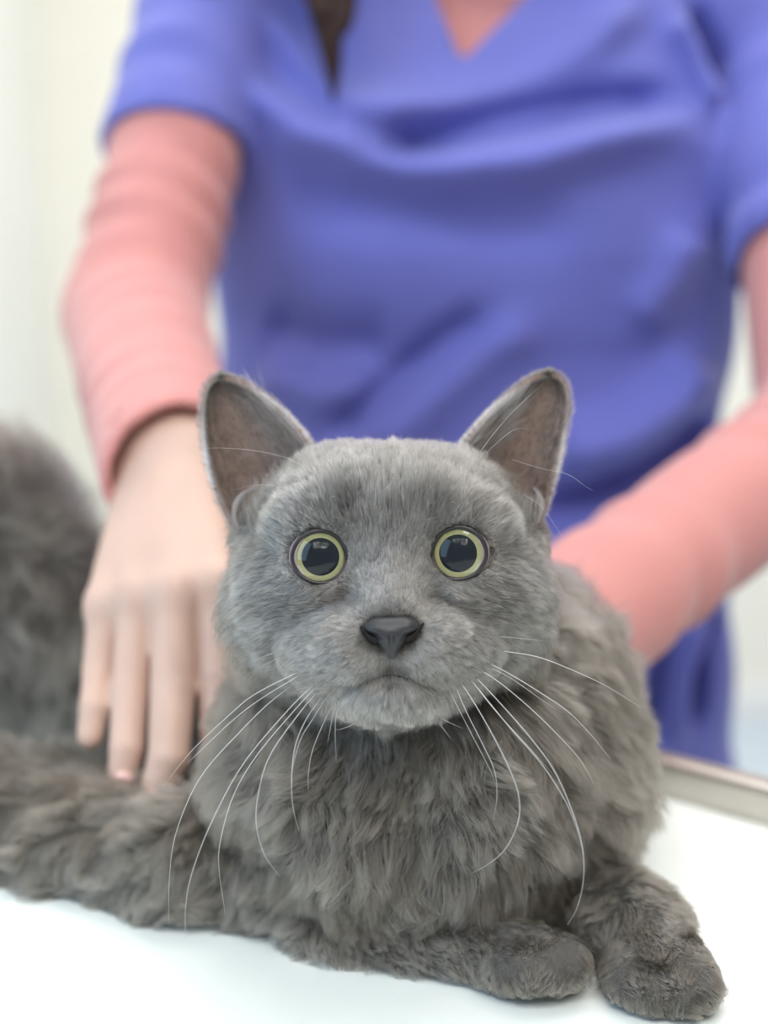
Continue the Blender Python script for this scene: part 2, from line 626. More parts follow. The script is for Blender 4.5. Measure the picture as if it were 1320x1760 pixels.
def shirt_f(p):
    d = torso_c(p, -.026, .76)
    d = smin(d, cone(p, [CX, .965, 1.36], [CX, .945, 1.44], .062, .060), .02)
    arm = smin(cone(p, SL, EL, .0405, .044), cone(p, EL, WL + (WL - EL) * .2, .044, .0325), .008)
    s, L = along(p, EL, WL)
    arm = smax(arm, s - (L + .012) + .42 * (p[:, 0] - WL[0]), .0015)
    u, Lu = along(p, SL, EL)
    arm = arm + wrinkle(p, SL, EL, .034, .0030) * (u < Lu + .01) * np.clip(1 - s / .02, 0, 1)
    arm = arm + wrinkle(p, EL, WL, .040, .0015, 2.0)
    hole = cone(p, EL + (WL - EL) * .84, WL + (WL - EL) * .4, .0270, .0290)
    arm = smax(arm, -hole, .001)
    arm2 = smin(cone(p, SR, ER, .040, .042), cone(p, ER, WR, .040, .0350), .012)
    s2, L2 = along(p, ER, WR)
    arm2 = arm2 + wrinkle(p, ER, WR, .050, .0022, 1.0)
    arm2 = smax(arm2, s2 - (L2 - .004), .0015)
    arm2 = smax(arm2, -cone(p, ER + (WR - ER) * .85, WR + (WR - ER) * .2, .0255, .026), .001)
    d = smin(d, arm, .02)
    return smin(d, arm2, .02)


V, Fq = polygonize(shirt_f, (-.31, .48, .73), (.42, 1.13, 1.46), .0042)
V = relax(V, Fq, 1)
mesh_obj('long_sleeved_shirt', V, Fq, MT['pink'], person)


# --- scrub top
def px_xz(px, py):
    q = Q(px, py, .865)
    return np.array([q[0], q[2]])


FOLDS = [  # pixel polyline, amplitude (m), half width (m)
    ([(385, 40), (430, 150), (520, 225), (620, 275), (760, 297), (900, 285), (1060, 235), (1210, 175)], .011, .015),
    ([(600, 190), (760, 178), (880, 135), (1000, 70), (1110, -20)], .012, .014),
    ([(650, 262), (760, 235), (880, 205), (1030, 180), (1190, 165)], -.014, .012),
    ([(440, -10), (500, 80), (560, 150), (640, 205)], .006, .012),
    ([(1180, 10), (1225, 90), (1262, 170)], .010, .012),
    ([(1215, -10), (1250, 80), (1285, 170)], -.014, .008),
    ([(470, 330), (640, 365), (840, 400), (1000, 390)], -.004, .020),
    ([(560, 760), (660, 680), (760, 590), (840, 540)], -.008, .011),
    ([(640, 790), (740, 690), (830, 610), (930, 560)], .006, .016),
    ([(440, 560), (560, 600), (680, 600)], -.007, .022),
    ([(430, 640), (540, 680), (640, 660)], .006, .018),
    ([(950, 790), (1080, 760), (1180, 700), (1240, 620)], .012, .020),
    ([(900, 905), (1040, 862), (1150, 815), (1245, 735)], -.022, .010),
    ([(900, 960), (1060, 905), (1180, 880)], .006, .010),
    ([(1100, 560), (1160, 480), (1200, 400)], .006, .016),
    ([(1180, 1290), (1190, 1180), (1235, 1080)], .008, .010),
    ([(1215, 1290), (1225, 1180), (1265, 1090)], -.008, .008),
    ([(1130, 1300), (1150, 1200), (1170, 1120)], -.006, .009),
]
FP = [(np.array([px_xz(*q) for q in f]), a, w) for f, a, w in FOLDS]


def seg_dist(P, pts):
    best = np.full(len(P), 9.0); tt = np.zeros(len(P))
    tot = len(pts) - 1
    for i in range(tot):
        a, b = pts[i], pts[i + 1]
        ab = b - a
        h = np.clip(((P - a) @ ab) / (ab @ ab), 0, 1)
        dd = np.sqrt(((P - a - h[:, None] * ab) ** 2).sum(1))
        m = dd < best
        best = np.where(m, dd, best); tt = np.where(m, (i + h) / tot, tt)
    return best, tt


def fold_disp(p):
    P = p[:, [0, 2]].astype(np.float64)
    out = np.zeros(len(P))
    for pts, a, w in FP:
        dd, t = seg_dist(P, pts)
        out += a * np.exp(-(dd / w) ** 2) * np.clip(np.minimum(t, 1 - t) * 6 + .25, 0, 1)
    front = np.clip((.97 - p[:, 1]) / .05, 0, 1)
    out = np.clip(out * 2.0, -.0185, .026) * front
    vd = np.sqrt(((P - _vb - np.array([.01, .05])) ** 2).sum(1))
    out = out * np.clip((vd - .055) / .05, 0, 1)
    out += .0022 * np.sin(P[:, 0] * 38 + 2.0 * np.sin(P[:, 1] * 21)) * np.sin(P[:, 1] * 30 + 1.3)
    return out.astype(np.float32)


_vb = px_xz(797, 97); _vl = px_xz(760, -12) - _vb; _vr = px_xz(897, -12) - _vb


def scrub_f(p):
    d = torso_c(p, 0.0, .715)
    near = np.abs(d) < .06
    dis = np.zeros(len(p), np.float32)
    if near.any():
        dis[near] = fold_disp(p[near])
    d = d - dis
    for S_, E_, ph, n, tl in ((SL, EL, 0.0, .555, .13), (SR, ER, 2.0, .61, .15)):
        tip = S_ + (E_ - S_) * (n + .15)
        c = cone(p, S_, tip, .0495, .0490)
        s, L = along(p, S_, E_)
        s = s + tl * (p[:, 0] - (S_ + (E_ - S_) * n)[0])
        c = smax(c, s - n * L, .002)
        c = smax(c, -smax(cone(p, S_ + (E_ - S_) * (n - .08), tip, .0440, .0440), -(s - (n - .06) * L), .001), .001)
        c = c + wrinkle(p, S_, E_, .06, .003, ph)
        d = smin(d, c, .010)
    P = p[:, [0, 2]] - _vb
    nl = np.array([-_vl[1], _vl[0]]) / np.linalg.norm(_vl)
    nr = np.array([_vr[1], -_vr[0]]) / np.linalg.norm(_vr)
    wedge = np.maximum(P @ nl, P @ nr)
    wedge = np.maximum(wedge, p[:, 1] - .96)
    d = smax(d, -wedge, .002)
    d = smax(d, -cone(p, [CX, .955, 1.425], [CX, .94, 1.56], .070, .082), .002)
    return d


V, Fq = polygonize(scrub_f, (-.24, .80, .70), (.40, 1.15, 1.47), .0042)
V = relax(V, Fq, 1)
scrub = mesh_obj('scrub_top', V, Fq, MT['scrub'], person)

# trousers and clogs
def pants_f(p):
    d = ell(p, [CX, .985, .84], (.185, .115, .12))
    for h, k_, a in ((HIPL, KNL, ANL), (HIPR, KNR, ANR)):
        d = smin(d, cone(p, h, k_, .088, .066), .02)
        d = smin(d, cone(p, k_, a, .066, .056), .02)
    d = smax(d, .085 - p[:, 2], .004)
    return d
V, Fq = polygonize(pants_f, (-.18, .83, .06), (.34, 1.15, 1.0), .008)
mesh_obj('trousers', V, Fq, MT['pants'], person)
for a in (ANL, ANR):
    f = lambda p: smax(smin(ell(p, [a[0], .93, .035], (.048, .11, .035)), ell(p, [a[0], 1.0, .055], (.043, .060, .055)), .02), -p[:, 2] + .001, .004)
    V, Fq = polygonize(f, (a[0] - .08, .78, -.01), (a[0] + .08, 1.10, .14), .006)
    mesh_obj('clog', V, Fq, MT['shoe'], person)
# face details of the head above the frame
for s in (-1, 1):
    c = HC + [s * .031, -.080, .012]
    V, Fq = polygonize(lambda p: np.sqrt(((p - c) ** 2).sum(1)) - .012, c - .016, c + .016, .002)
    mesh_obj('eye', V, Fq, MT['eyewhite'], person)
    c2 = HC + [s * .031, -.0905, .008]
    V, Fq = polygonize(lambda p: ell(p, c2, (.0055, .003, .0055)), c2 - .009, c2 + .009, .0012)
    mesh_obj('iris', V, Fq, MT['hair'], person)
    V, Fc = tube_geo(catmull([HC + [s * .014, -.092, .033], HC + [s * .032, -.092, .040], HC + [s * .05, -.078, .034]], 10), np.array([.002, .003, .003, .003, .003, .003, .003, .002, .002, .001]), 8)
    mesh_obj('eyebrow', V, Fc, MT['hair'], person)
c = HC + [0, -.0905, -.052]
V, Fq = polygonize(lambda p: smin(ell(p, c + [0, 0, .004], (.022, .007, .004)), ell(p, c - [0, 0, .004], (.019, .007, .005)), .0015), c - .03, c + .03, .0015)
mesh_obj('mouth', V, Fq, MT['lips'], person)

# hair: cap plus long locks falling over the shoulders
def hair_f(p):
    d = ell(p, HC + [0, .018, .022], (.086, .100, .098))
    d = smax(d, -ell(p, HC + [0, -.075, -.035], (.058, .060, .085)), .008)
    d = smin(d, cone(p, HC + [0, .09, -.02], [CX, 1.09, 1.34], .055, .045), .03)
    for s in (-1, 1):
        d = smin(d, cone(p, HC + [s * .068, .01, .02], [CX + s * .085, .94, 1.43], .022, .026), .02)
    for k in range(3):
        d = d + .0016 * np.sin(p[:, 0] * (140 + 60 * k) + 3 * k + 2 * np.sin(p[:, 2] * 30))
    return d
V, Fq = polygonize(hair_f, (-.10, .76, 1.28), (.25, 1.2, 1.71), .006)
hair = mesh_obj('hair', V, Fq, MT['hair'], person)

def lock(pts, rs, n=26, flat=.6):
    P = catmull(pts, n); R = np.interp(np.linspace(0, 1, n), np.linspace(0, 1, len(rs)), rs)
    V, Fc = tube_geo(P, R, 14, flat, (0, 1, 0))
    return mesh_obj('hair_lock', V, Fc, MT['hair'], hair)
for k, (px, tip, w) in enumerate(((548, (574, 175), .012), (560, (568, 120), .012), (585, (580, 70), .011), (535, (556, 40), .009))):
    lock([[CX - .075, .93, 1.46], Q(px - 25, -170, .872), Q(px, -30, .852), Q((px + tip[0]) / 2 + 8, tip[1] * .5, .838), Q(tip[0], tip[1], .834)], [.02, w, w, w * .6, .0012])
for k, (tx, ty) in enumerate(((262, 78), (300, 40), (280, 20))):
    lock([[CX - .08, .97, 1.44], Q(455, -150, .90), Q(378, -50, .880), Q(318, 0, .882), Q(tx, ty, .885)], [.02, .012, .010, .007, .001])

# ------------------------------------------------------------------ the cat
mm = .001
EYL = K(550, 957, .4030); EYR = K(788, 951, .4030)      # eyeball centres (camera frame)
NOSE = K(672, 1085, .3815)


def tablez(p):      # height above the table for camera-frame points
    return p @ RM[2].astype(p.dtype) + (CAM[2] - TZ)


def skull_f(p):
    E = lambda px, py, d, a, b, c, R=None: ell(p, K(px, py, d), (a * mm, b * mm, c * mm), R)
    d = E(662, 945, .440, 40, 30, 42)
    for s, cx in ((-1, 670), (1, 670)):
        d = smin(d, E(cx + s * 150, 1035, .428, 21, 23, 26), .012)      # cheeks
        d = smin(d, E(cx + s * 232, 925, .442, 7, 8, 9), .010)      # under the ear
        d = smin(d, E(cx + s * 118, 900, .412, 15, 10, 14), .010)       # brow
        d = smin(d, E(cx + s * 110, 1010, .409, 14, 12, 14), .010)      # below the eye
    d = smin(d, E(668, 880, .414, 28, 17, 18), .012)
    for x in (572, 764): d = smin(d, E(x, 856, .436, 19, 14, 20), .012)                    # forehead
    d = smin(d, cone(p, K(669, 935, .4085), K(672, 1045, .3925), .0115, .0088), .008)
    d = smin(d, E(670, 1150, .415, 27, 15, 22), .014)                   # jaw
    for s in (-1, 1):
        d = smin(d, E(672 + s * 70, 1108, .3965, 13.5, 11.5, 13.5), .0045)    # whisker pads
        d = smin(d, E(672 + s * 112, 1122, .402, 12, 10.5, 12), .005)
    ch = smin(E(672, 1185, .3985, 13.5, 8.0, 11), E(672, 1182, .410, 20, 10, 15), .008)
    d = smin(d, ch, .0022)                                              # chin
    # the groove under the nose and the mouth line
    d = smax(d, -cone(p, K(672, 1128, .3805), K(672, 1160, .3825), .0011, .0011), .002)
    for c in (EYL, EYR):
        r = np.sqrt(((p - c) ** 2).sum(1))
        d = smax(d, -(r - .0096), .0012)
        d = smax(d, -cone(p, c + [0, 0, .002], c * .96, .0087, .0094), .0015)
    return d


def neck_f(p):
    E = lambda px, py, d, a, b, c, R=None: ell(p, K(px, py, d), (a * mm, b * mm, c * mm), R)
    d = E(700, 1150, .475, 48, 48, 40)
    d = smin(d, E(690, 1245, .462, 48, 22, 30), .02)
    d = smin(d, E(715, 1300, .482, 62, 46, 48), .03)       # chest
    d = smin(d, E(725, 1398, .464, 50, 22, 40), .03)
    d = smax(d, -cone(p, K(690, 1255, .412), K(722, 1480, .418), .004, .004), .012)
    d = smin(d, E(895, 1240, .515, 32, 51, 50), .03)       # shoulder on the right
    d = smin(d, E(922, 1405, .490, 22, 30, 38), .03)
    d = smin(d, E(760, 1190, .560, 64, 48, 55), .03)       # back behind the head
    return d


def rear_f(p):
    E = lambda px, py, d, a, b, c, R=None: ell(p, K(px, py, d), (a * mm, b * mm, c * mm), R)
    d = cone(p, K(760, 1190, .575), K(300, 1190, .645), .055, .058)
    d = smin(d, E(-30, 985, .690, 54, 72, 60), .03)       # haunch
    d = smin(d, E(70, 1100, .665, 38, 52, 45), .03)
    h = E(-20, 1400, .545, 42, 22, 38)                     # thigh and flank lying in front
    h = smin(h, cone(p, K(10, 1450, .520), K(330, 1500, .480), .020, .0185), .02)
    h = smin(h, cone(p, K(330, 1500, .480), K(620, 1530, .455), .0185, .017), .02)
    h = smin(h, E(180, 1430, .530, 38, 18, 30), .02)
    h = smin(h, E(330, 1465, .530, 50, 22, 34), .02)
    return smin(d, h, .010)


def limbs_f(p):
    E = lambda px, py, d, a, b, c, R=None: ell(p, K(px, py, d), (a * mm, b * mm, c * mm), R)
    ta = tb = None
    a = cone(p, K(560, 1606, .446), K(860, 1648, .424), .0115, .0105)
    a = smin(a, E(925, 1648, .418, 15.5, 9.0, 14), .008)
    for x, y, dd in ((868, 1664, .413), (905, 1668, .409), (948, 1664, .409), (985, 1652, .412)):
        q = E(x, y, dd, 5.2, 6.6, 9)
        ta = q if ta is None else smin(ta, q, .0008)
    a = smin(a, ta, .0045)
    b = cone(p, K(1000, 1545, .462), K(1085, 1605, .440), .016, .0155)
    b = smin(b, cone(p, K(1085, 1605, .440), K(1130, 1655, .421), .0155, .013), .01)
    b = smin(b, E(1135, 1668, .415, 16, 12.5, 15), .008)
    for x, y, dd in ((1075, 1690, .410), (1118, 1702, .4055), (1166, 1705, .404), (1205, 1692, .406)):
        q = E(x, y, dd, 5.8, 7.6, 10)
        tb = q if tb is None else smin(tb, q, .0008)
    b = smin(b, tb, .005)
    return a, b


def cat_f(p):
    d = smin(skull_f(p), neck_f(p), .010)
    d = smin(d, rear_f(p), .012)
    a, b = limbs_f(p)
    d = smin(smin(d, a, .004), b, .006)
    return smax(d, -(tablez(p) - .0012), .002)


def head_f(p):
    return cat_f(p)


catloc = table_px(640, 1560)
cat = empty('cat', tuple(catloc), 'fluffy grey cat with green rimmed round eyes lying on the white table', 'cat')

H0, H1 = np.array([-.070, -.125, -.470]), np.array([.075, .045, -.372])
Vh, Fh = polygonize(cat_f, H0, H1, .0011)
Vb, Fb = polygonize(cat_f, (-.33, -.26, -.79), (.145, .075, -.385), .0026)
# one surface: coarse faces inside the head box give way to the fine ones
cen = Vb[Fb].mean(1)
ins = ((cen > H0 + .0035) & (cen < H1 - .0035)).all(1)
Fb = Fb[~ins]
Vh = relax(Vh, Fh, 1, .4)
Vcat, Fcat = join_geo([(Vb, Fb), (Vh, Fh)])


def add_color_mat(name, root, tip, rough=.35, coarse=None):
    m = bpy.data.materials.new(name); m.use_nodes = True
    nt = m.node_tree
    for n in list(nt.nodes): nt.nodes.remove(n)
    out = nt.nodes.new('ShaderNodeOutputMaterial')
    h = nt.nodes.new('ShaderNodeBsdfHairPrincipled')
    h.model = 'CHIANG'; h.parametrization = 'COLOR'
    h.inputs['Roughness'].default_value = rough
    h.inputs['Radial Roughness'].default_value = .55
    h.inputs['Random Roughness'].default_value = 0.2
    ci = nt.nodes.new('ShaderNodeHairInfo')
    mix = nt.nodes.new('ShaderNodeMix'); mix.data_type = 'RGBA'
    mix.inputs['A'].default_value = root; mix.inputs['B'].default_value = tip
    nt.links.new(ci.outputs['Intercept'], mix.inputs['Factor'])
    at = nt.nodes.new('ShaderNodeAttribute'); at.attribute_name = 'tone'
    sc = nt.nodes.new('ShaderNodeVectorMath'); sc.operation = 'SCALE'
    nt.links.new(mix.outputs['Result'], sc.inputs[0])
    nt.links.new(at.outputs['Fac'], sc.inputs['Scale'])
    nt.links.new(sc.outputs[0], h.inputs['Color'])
    nt.links.new(h.outputs[0], out.inputs['Surface'])
    return m


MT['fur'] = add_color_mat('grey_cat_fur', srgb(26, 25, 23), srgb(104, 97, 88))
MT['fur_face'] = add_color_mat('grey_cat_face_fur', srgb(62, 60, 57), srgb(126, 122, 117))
MT['fur_silver_backlit'] = add_color_mat('silver_backlit_ear_fur', srgb(170, 168, 168), srgb(225, 225, 228))  # backlit look of the rim hair put into the colour
MT['catskin'] = simple('grey_cat_skin', srgb(84, 81, 78), 0.9, 0.1, noise=(60, .1))
MT['catnose'] = simple('slate_nose_leather', srgb(40, 40, 43), 0.42, 0.5, bump=(1500, .25, .0004))
MT['nostril'] = simple('nostril_shadow_skin', srgb(22, 20, 20), 0.6, 0.2)
MT['rim'] = simple('dark_eyelid_skin', srgb(40, 37, 37), 0.35, 0.5)
MT['pinkcorner'] = simple('pale_third_eyelid', srgb(170, 150, 155), 0.25, 0.5)
MT['whisker'] = simple('white_whisker', srgb(205, 204, 202), 0.3, 0.6)
MT['whisker'].node_tree.nodes['Principled BSDF'].inputs['Transmission Weight'].default_value = 0.0

mesh_obj('body', to_world(Vcat), Fcat, MT['catskin'], cat)

# --- eyes -------------------------------------------------------------
m, nt, b = new_mat('yellow_green_iris')
tc = nt.nodes.new('ShaderNodeTexCoord')
ln = nt.nodes.new('ShaderNodeVectorMath'); ln.operation = 'LENGTH'
nt.links.new(tc.outputs['Object'], ln.inputs[0])
mr = nt.nodes.new('ShaderNodeMapRange')
mr.inputs['From Min'].default_value = .0050; mr.inputs['From Max'].default_value = .0080
nt.links.new(ln.outputs['Value'], mr.inputs['Value'])
cr = nt.nodes.new('ShaderNodeValToRGB')
cr.color_ramp.elements[0].color = srgb(70, 110, 92)
cr.color_ramp.elements[0].position = .12
cr.color_ramp.elements[1].color = srgb(150, 150, 100)
cr.color_ramp.elements[1].position = 1
e1 = cr.color_ramp.elements.new(.36); e1.color = srgb(170, 186, 122)
e2 = cr.color_ramp.elements.new(.75); e2.color = srgb(196, 200, 138)
nt.links.new(mr.outputs[0], cr.inputs[0])
nz = nt.nodes.new('ShaderNodeTexNoise'); nz.inputs['Scale'].default_value = 900
nt.links.new(tc.outputs['Object'], nz.inputs['Vector'])
mx = nt.nodes.new('ShaderNodeMix'); mx.data_type = 'RGBA'; mx.blend_type = 'MULTIPLY'; mx.inputs['Factor'].default_value = .35
nt.links.new(cr.outputs[0], mx.inputs['A']); nt.links.new(nz.outputs['Fac'], mx.inputs['B'])
nt.links.new(mx.outputs['Result'], b.inputs['Base Color'])
b.inputs['Roughness'].default_value = .5
MT['iris'] = m
MT['pupil'] = simple('blue_black_pupil', srgb(12, 22, 30), 0.6, 0.1)
m = bpy.data.materials.new('clear_cornea'); m.use_nodes = True
nt = m.node_tree
for n in list(nt.nodes): nt.nodes.remove(n)
out = nt.nodes.new('ShaderNodeOutputMaterial'); tr = nt.nodes.new('ShaderNodeBsdfTransparent')
gl = nt.nodes.new('ShaderNodeBsdfGlossy'); gl.inputs['Roughness'].default_value = .02
fr = nt.nodes.new('ShaderNodeFresnel'); fr.inputs['IOR'].default_value = 1.40
ms = nt.nodes.new('ShaderNodeMixShader')
nt.links.new(fr.outputs[0], ms.inputs[0]); nt.links.new(tr.outputs[0], ms.inputs[1]); nt.links.new(gl.outputs[0], ms.inputs[2])
nt.links.new(ms.outputs[0], out.inputs[0])
MT['cornea'] = m


def dome(c, ax, r0, r1, h0, h1, n=48, rings=10):
    """surface of revolution from radius r0 (height h0) to r1 (height h1) about ax"""
    x, y, z = ax
    V = []; Fc = []
    for j in range(rings + 1):
        t = j / rings
        r = r0 + (r1 - r0) * t
        h = h0 + (h1 - h0) * (1 - (1 - t) ** 2) if callable(h1) is False else h1(r)
        for k in range(n):
            a = 2 * math.pi * k / n
            V.append(c + x * r * math.cos(a) + y * r * math.sin(a) + z * h)
    for j in range(rings):
        for k in range(n):
            k2 = (k + 1) % n
            Fc.append((j * n + k, j * n + k2, (j + 1) * n + k2, (j + 1) * n + k))
    return np.array(V), Fc


for side, EC in ((-1, EYL), (1, EYR)):
    cw = to_world(EC)
    look = CAM + RM @ np.array([side * -.01, .0, 0]) - cw; look /= np.linalg.norm(look)
    x = np.cross([0, 0, 1.0], look); x /= np.linalg.norm(x)
    y = np.cross(look, x)
    eye = bpy.data.objects.new('eye', None)
    COL.objects.link(eye); eye.parent = cat
    eye.location = Vector(cw) - Vector(catloc)
    R_ = .0098
    hgt = lambda r: math.sqrt(max(R_ * R_ - r * r, 0))
    # eyeball with the iris opening
    V, Fc = dome(cw, (x, y, look), .00765, .00979, 0, lambda r: hgt(r) - .0005)
    mesh_obj('eyeball', V, Fc, MT['pinkcorner'], eye)
    io = dome(cw, (x, y, look), .0059, .0077, 0, lambda r: hgt(.0079) - .0004 - .0004 * (.0077 - r) / .0025)
    o = mesh_obj('iris', io[0], io[1], MT['iris'], eye)
    V, Fc = dome(cw, (x, y, look), .00005, .0062, 0, lambda r: hgt(.0079) - .0010)
    mesh_obj('pupil', V, Fc, MT['pupil'], eye)
    rc = .0080
    V, Fc = dome(cw, (x, y, look), .00002, rc, 0, lambda r: hgt(.0083) + math.sqrt(.0108 ** 2 - r * r) - math.sqrt(.0108 ** 2 - rc ** 2) , rings=16)
    mesh_obj('cornea', V, Fc, MT['cornea'], eye)
    # dark lid margin, drawn out to the inner corner, open to the outer one
    n = 56; P = []; R = []
    for k in range(n + 1):
        a = 2 * math.pi * k / n
        r = .00832
        ex = math.cos(a) * -side            # + toward the nose
        r += .0016 * max(0, math.cos(a + (math.pi if side > 0 else 0) + side * .45 * -1)) ** 6
        r += .0005 * max(0, -ex) ** 5
        dz = .0001 - .0006 * max(0, -ex) ** 3 + .0004 * max(0, ex)
        P.append(cw + x * r * math.cos(a) + y * r * math.sin(a) * .985 + look * (.0052 + dz))
        R.append(.00062 + .0007 * max(0, ex) ** 4 + .0002 * max(0, math.sin(a)))
    V, Fc = tube_geo(P, R, 8)
    mesh_obj('eyelid_rim', V, Fc[:-2], MT['rim'], eye)

# --- nose ---------------------------------------------------------------
def nose_f(p):
    N = lambda px, py, w: K(px, py, w)
    d = ell(p, N(648, 1080, .3850), (.0040, .0029, .0050))
    d = smin(d, ell(p, N(697, 1078, .3850), (.0040, .0029, .0050)), .002)
    d = smin(d, cone(p, N(655, 1079, .3838), N(690, 1078, .3838), .0030, .0030), .002)
    d = smin(d, cone(p, N(672, 1092, .3840), N(673, 1124, .3848), .0050, .0017), .0018)
    d = smax(d, -cone(p, N(644, 1100, .3800), N(624, 1089, .3835), .0019, .0010), .0010)
    d = smax(d, -cone(p, N(702, 1099, .3800), N(721, 1088, .3835), .0019, .0010), .0010)
    d = smax(d, -cone(p, N(673, 1094, .3792), N(673, 1135, .3832), .0008, .0007), .0007)
    return d
V, Fq = polygonize(nose_f, NOSE - [.013, .013, .012], NOSE + [.013, .010, .008], .00032)
V = relax(V, Fq, 1)
nose = mesh_obj('nose', to_world(V), Fq, MT['catnose'], cat)
for pts in (((652, 1099, .3822), (641, 1098, .3822), (630, 1089, .3832), (618, 1076, .3858)), ((693, 1098, .3822), (704, 1096, .3822), (716, 1086, .3832), (728, 1071, .3858))):
    P = catmull([W(*q) for q in pts], 12)
    V, Fc = tube_geo(P, np.interp(np.linspace(0, 1, 12), [0, .3, 1], [.0007, .0009, .0003]), 8)
    mesh_obj('nostril', V, Fc, MT['nostril'], nose)

mp = [(600, 1184, .3955), (628, 1176, .3895), (652, 1166, .3862), (672, 1161, .3850), (692, 1165, .3862), (718, 1174, .3895), (745, 1181, .3955)]


def cat_surface(px, py, d0=.36, d1=.6, off=0.0):
    """first point of the cat's skin along a pixel's ray (camera frame)"""
    ds = np.linspace(d0, d1, 900)
    P = np.stack([(px - 660) / F * ds, -(py - 880) / F * ds, -ds], 1).astype(np.float32)
    s = cat_f(P)
    i = np.argmax(s < 0)
    if s[i] >= 0: return None
    return K(px, py, ds[i] - off)


P = catmull([to_world(cat_surface(x_, y_, off=.0001)) for x_, y_, _ in mp], 30)
V, Fc = tube_geo(P, np.interp(np.linspace(0, 1, 30), [0, .5, 1], [.0002, .0005, .0002]), 6)
mesh_obj('mouth', V, Fc, MT['nostril'], cat)
# --- ears ----------------------------------------------------------------
MT['earfold'] = simple('grey_ear_fold', srgb(128, 122, 120), 0.7, 0.2)
MT['earskin'] = simple('ear_lining', srgb(126, 108, 100), 0.7, 0.2, noise=(110, .16), sss=(.2, (1, .4, .3), .003))
EAR = {
    -1: dict(inner=[(548, 800, .432), (520, 752, .434), (478, 706, .437), (434, 672, .440), (400, 657, .442), (380, 654, .443)],
             outer=[(412, 915, .438), (392, 880, .440), (371, 830, .441), (358, 775, .443), (352, 715, .444), (357, 676, .444), (368, 659, .4435), (380, 654, .443)]),
    1: dict(inner=[(778, 800, .432), (806, 757, .434), (845, 712, .437), (890, 672, .440), (922, 653, .442), (944, 648, .443)],
            outer=[(916, 908, .438), (934, 870, .440), (950, 812, .441), (962, 760, .443), (973, 708, .444), (970, 672, .444), (960, 654, .4435), (944, 648, .443)]),
}
ear_curves = {}
NU, NV = 26, 34
for side, E_ in EAR.items():
    ci_ = catmull([K(*q) for q in E_['inner']], 200); co_ = catmull([K(*q) for q in E_['outer']], 200)
    def resample(C, n):
        s = np.r_[0, np.cumsum(np.linalg.norm(np.diff(C, axis=0), axis=1))]
        return np.stack([np.interp(np.linspace(0, s[-1], n), s, C[:, a]) for a in range(3)], 1)
    A_, B_ = resample(ci_, NV), resample(co_, NV)
    G = np.zeros((NV, NU, 3))
    for j in range(NV):
        t = j / (NV - 1)
        for i in range(NU):
            u = i / (NU - 1)
            p_ = A_[j] * (1 - u) + B_[j] * u
            w_ = np.linalg.norm(A_[j] - B_[j])
            dep = .42 * w_ * (1 - .3 * t) * (math.sin(math.pi * u ** .85)) ** .8
            p_ = p_ + np.array([0, 0, -dep])
            # the lower rim sinks into the head
            p_ = p_ + np.array([0, -.006 * (1 - t) ** 3 * math.sin(math.pi * u), 0])
            G[j, i] = p_
    Nn = np.cross(np.gradient(G, axis=1), np.gradient(G, axis=0)); Nn /= np.linalg.norm(Nn, axis=2)[..., None] + 1e-12
    if Nn[NV // 3, NU // 2, 2] < 0: Nn = -Nn
    th = .0011
    front = G.reshape(-1, 3); back = (G - Nn * th * 1.6 + np.array([0, 0, -.0002])).reshape(-1, 3)
    V = np.vstack([front, back]); nF = NU * NV
    Fc = []
    for j in range(NV - 1):
        for i in range(NU - 1):
            a_, b_, c_, d_ = j * NU + i, j * NU + i + 1, (j + 1) * NU + i + 1, (j + 1) * NU + i
            Fc.append((a_, b_, c_, d_)); Fc.append((nF + d_, nF + c_, nF + b_, nF + a_))
        Fc.append((j * NU, (j + 1) * NU, nF + (j + 1) * NU, nF + j * NU))
        Fc.append((j * NU + NU - 1, nF + j * NU + NU - 1, nF + (j + 1) * NU + NU - 1, (j + 1) * NU + NU - 1))
    ear = mesh_obj('ear', to_world(V), Fc, MT['earskin'], cat)
    ear_curves[side] = (G, Nn, A_, B_, ear)
    # the small fold of skin at the outer base
    if side < 0: pk = [(440, 838, .440), (418, 850, .436), (405, 872, .434), (404, 895, .433), (412, 912, .432)]
    else: pk = [(917, 838, .440), (926, 852, .438), (930, 872, .434), (926, 892, .433), (918, 905, .432)]
    P = catmull([W(*q) for q in pk], 16)
    V, Fc = tube_geo(P, np.interp(np.linspace(0, 1, 16), [0, .4, 1], [.0005, .0014, .0006]), 8)
    mesh_obj('ear_fold', V, Fc, MT['earfold'], ear)

# ------------------------------------------------------------------ fur
EYC = np.stack([EYL, EYR])


def vertex_normals(V, Fq):
    n = np.cross(V[Fq[:, 2]] - V[Fq[:, 0]], V[Fq[:, 3]] - V[Fq[:, 1]])
    N = np.zeros_like(V)
    for k in range(4):
        for a in range(3):
            N[:, a] += np.bincount(Fq[:, k], n[:, a], len(V))
    return N / (np.linalg.norm(N, axis=1)[:, None] + 1e-15)


def sdf_normal(p, e=.0009):
    p = p.astype(np.float32)
    o = np.zeros((len(p), 3))
    for a in range(3):
        dv = np.zeros(3, np.float32); dv[a] = e
        o[:, a] = cat_f(p + dv) - cat_f(p - dv)
    return o / (np.linalg.norm(o, axis=1)[:, None] + 1e-12)


def sample(V, Fq, dens, total):
    T = np.vstack([Fq[:, [0, 1, 2]], Fq[:, [0, 2, 3]]])
    a, b_, c = V[T[:, 0]], V[T[:, 1]], V[T[:, 2]]
    ar = np.linalg.norm(np.cross(b_ - a, c - a), axis=1) / 2
    w = ar * dens((a + b_ + c) / 3)
    w = w / w.sum()
    idx = rng.choice(len(T), total, p=w)
    u, v = rng.random(total), rng.random(total)
    f = u + v > 1
    u[f], v[f] = 1 - u[f], 1 - v[f]
    return a[idx] * (1 - u - v)[:, None] + b_[idx] * u[:, None] + c[idx] * v[:, None]


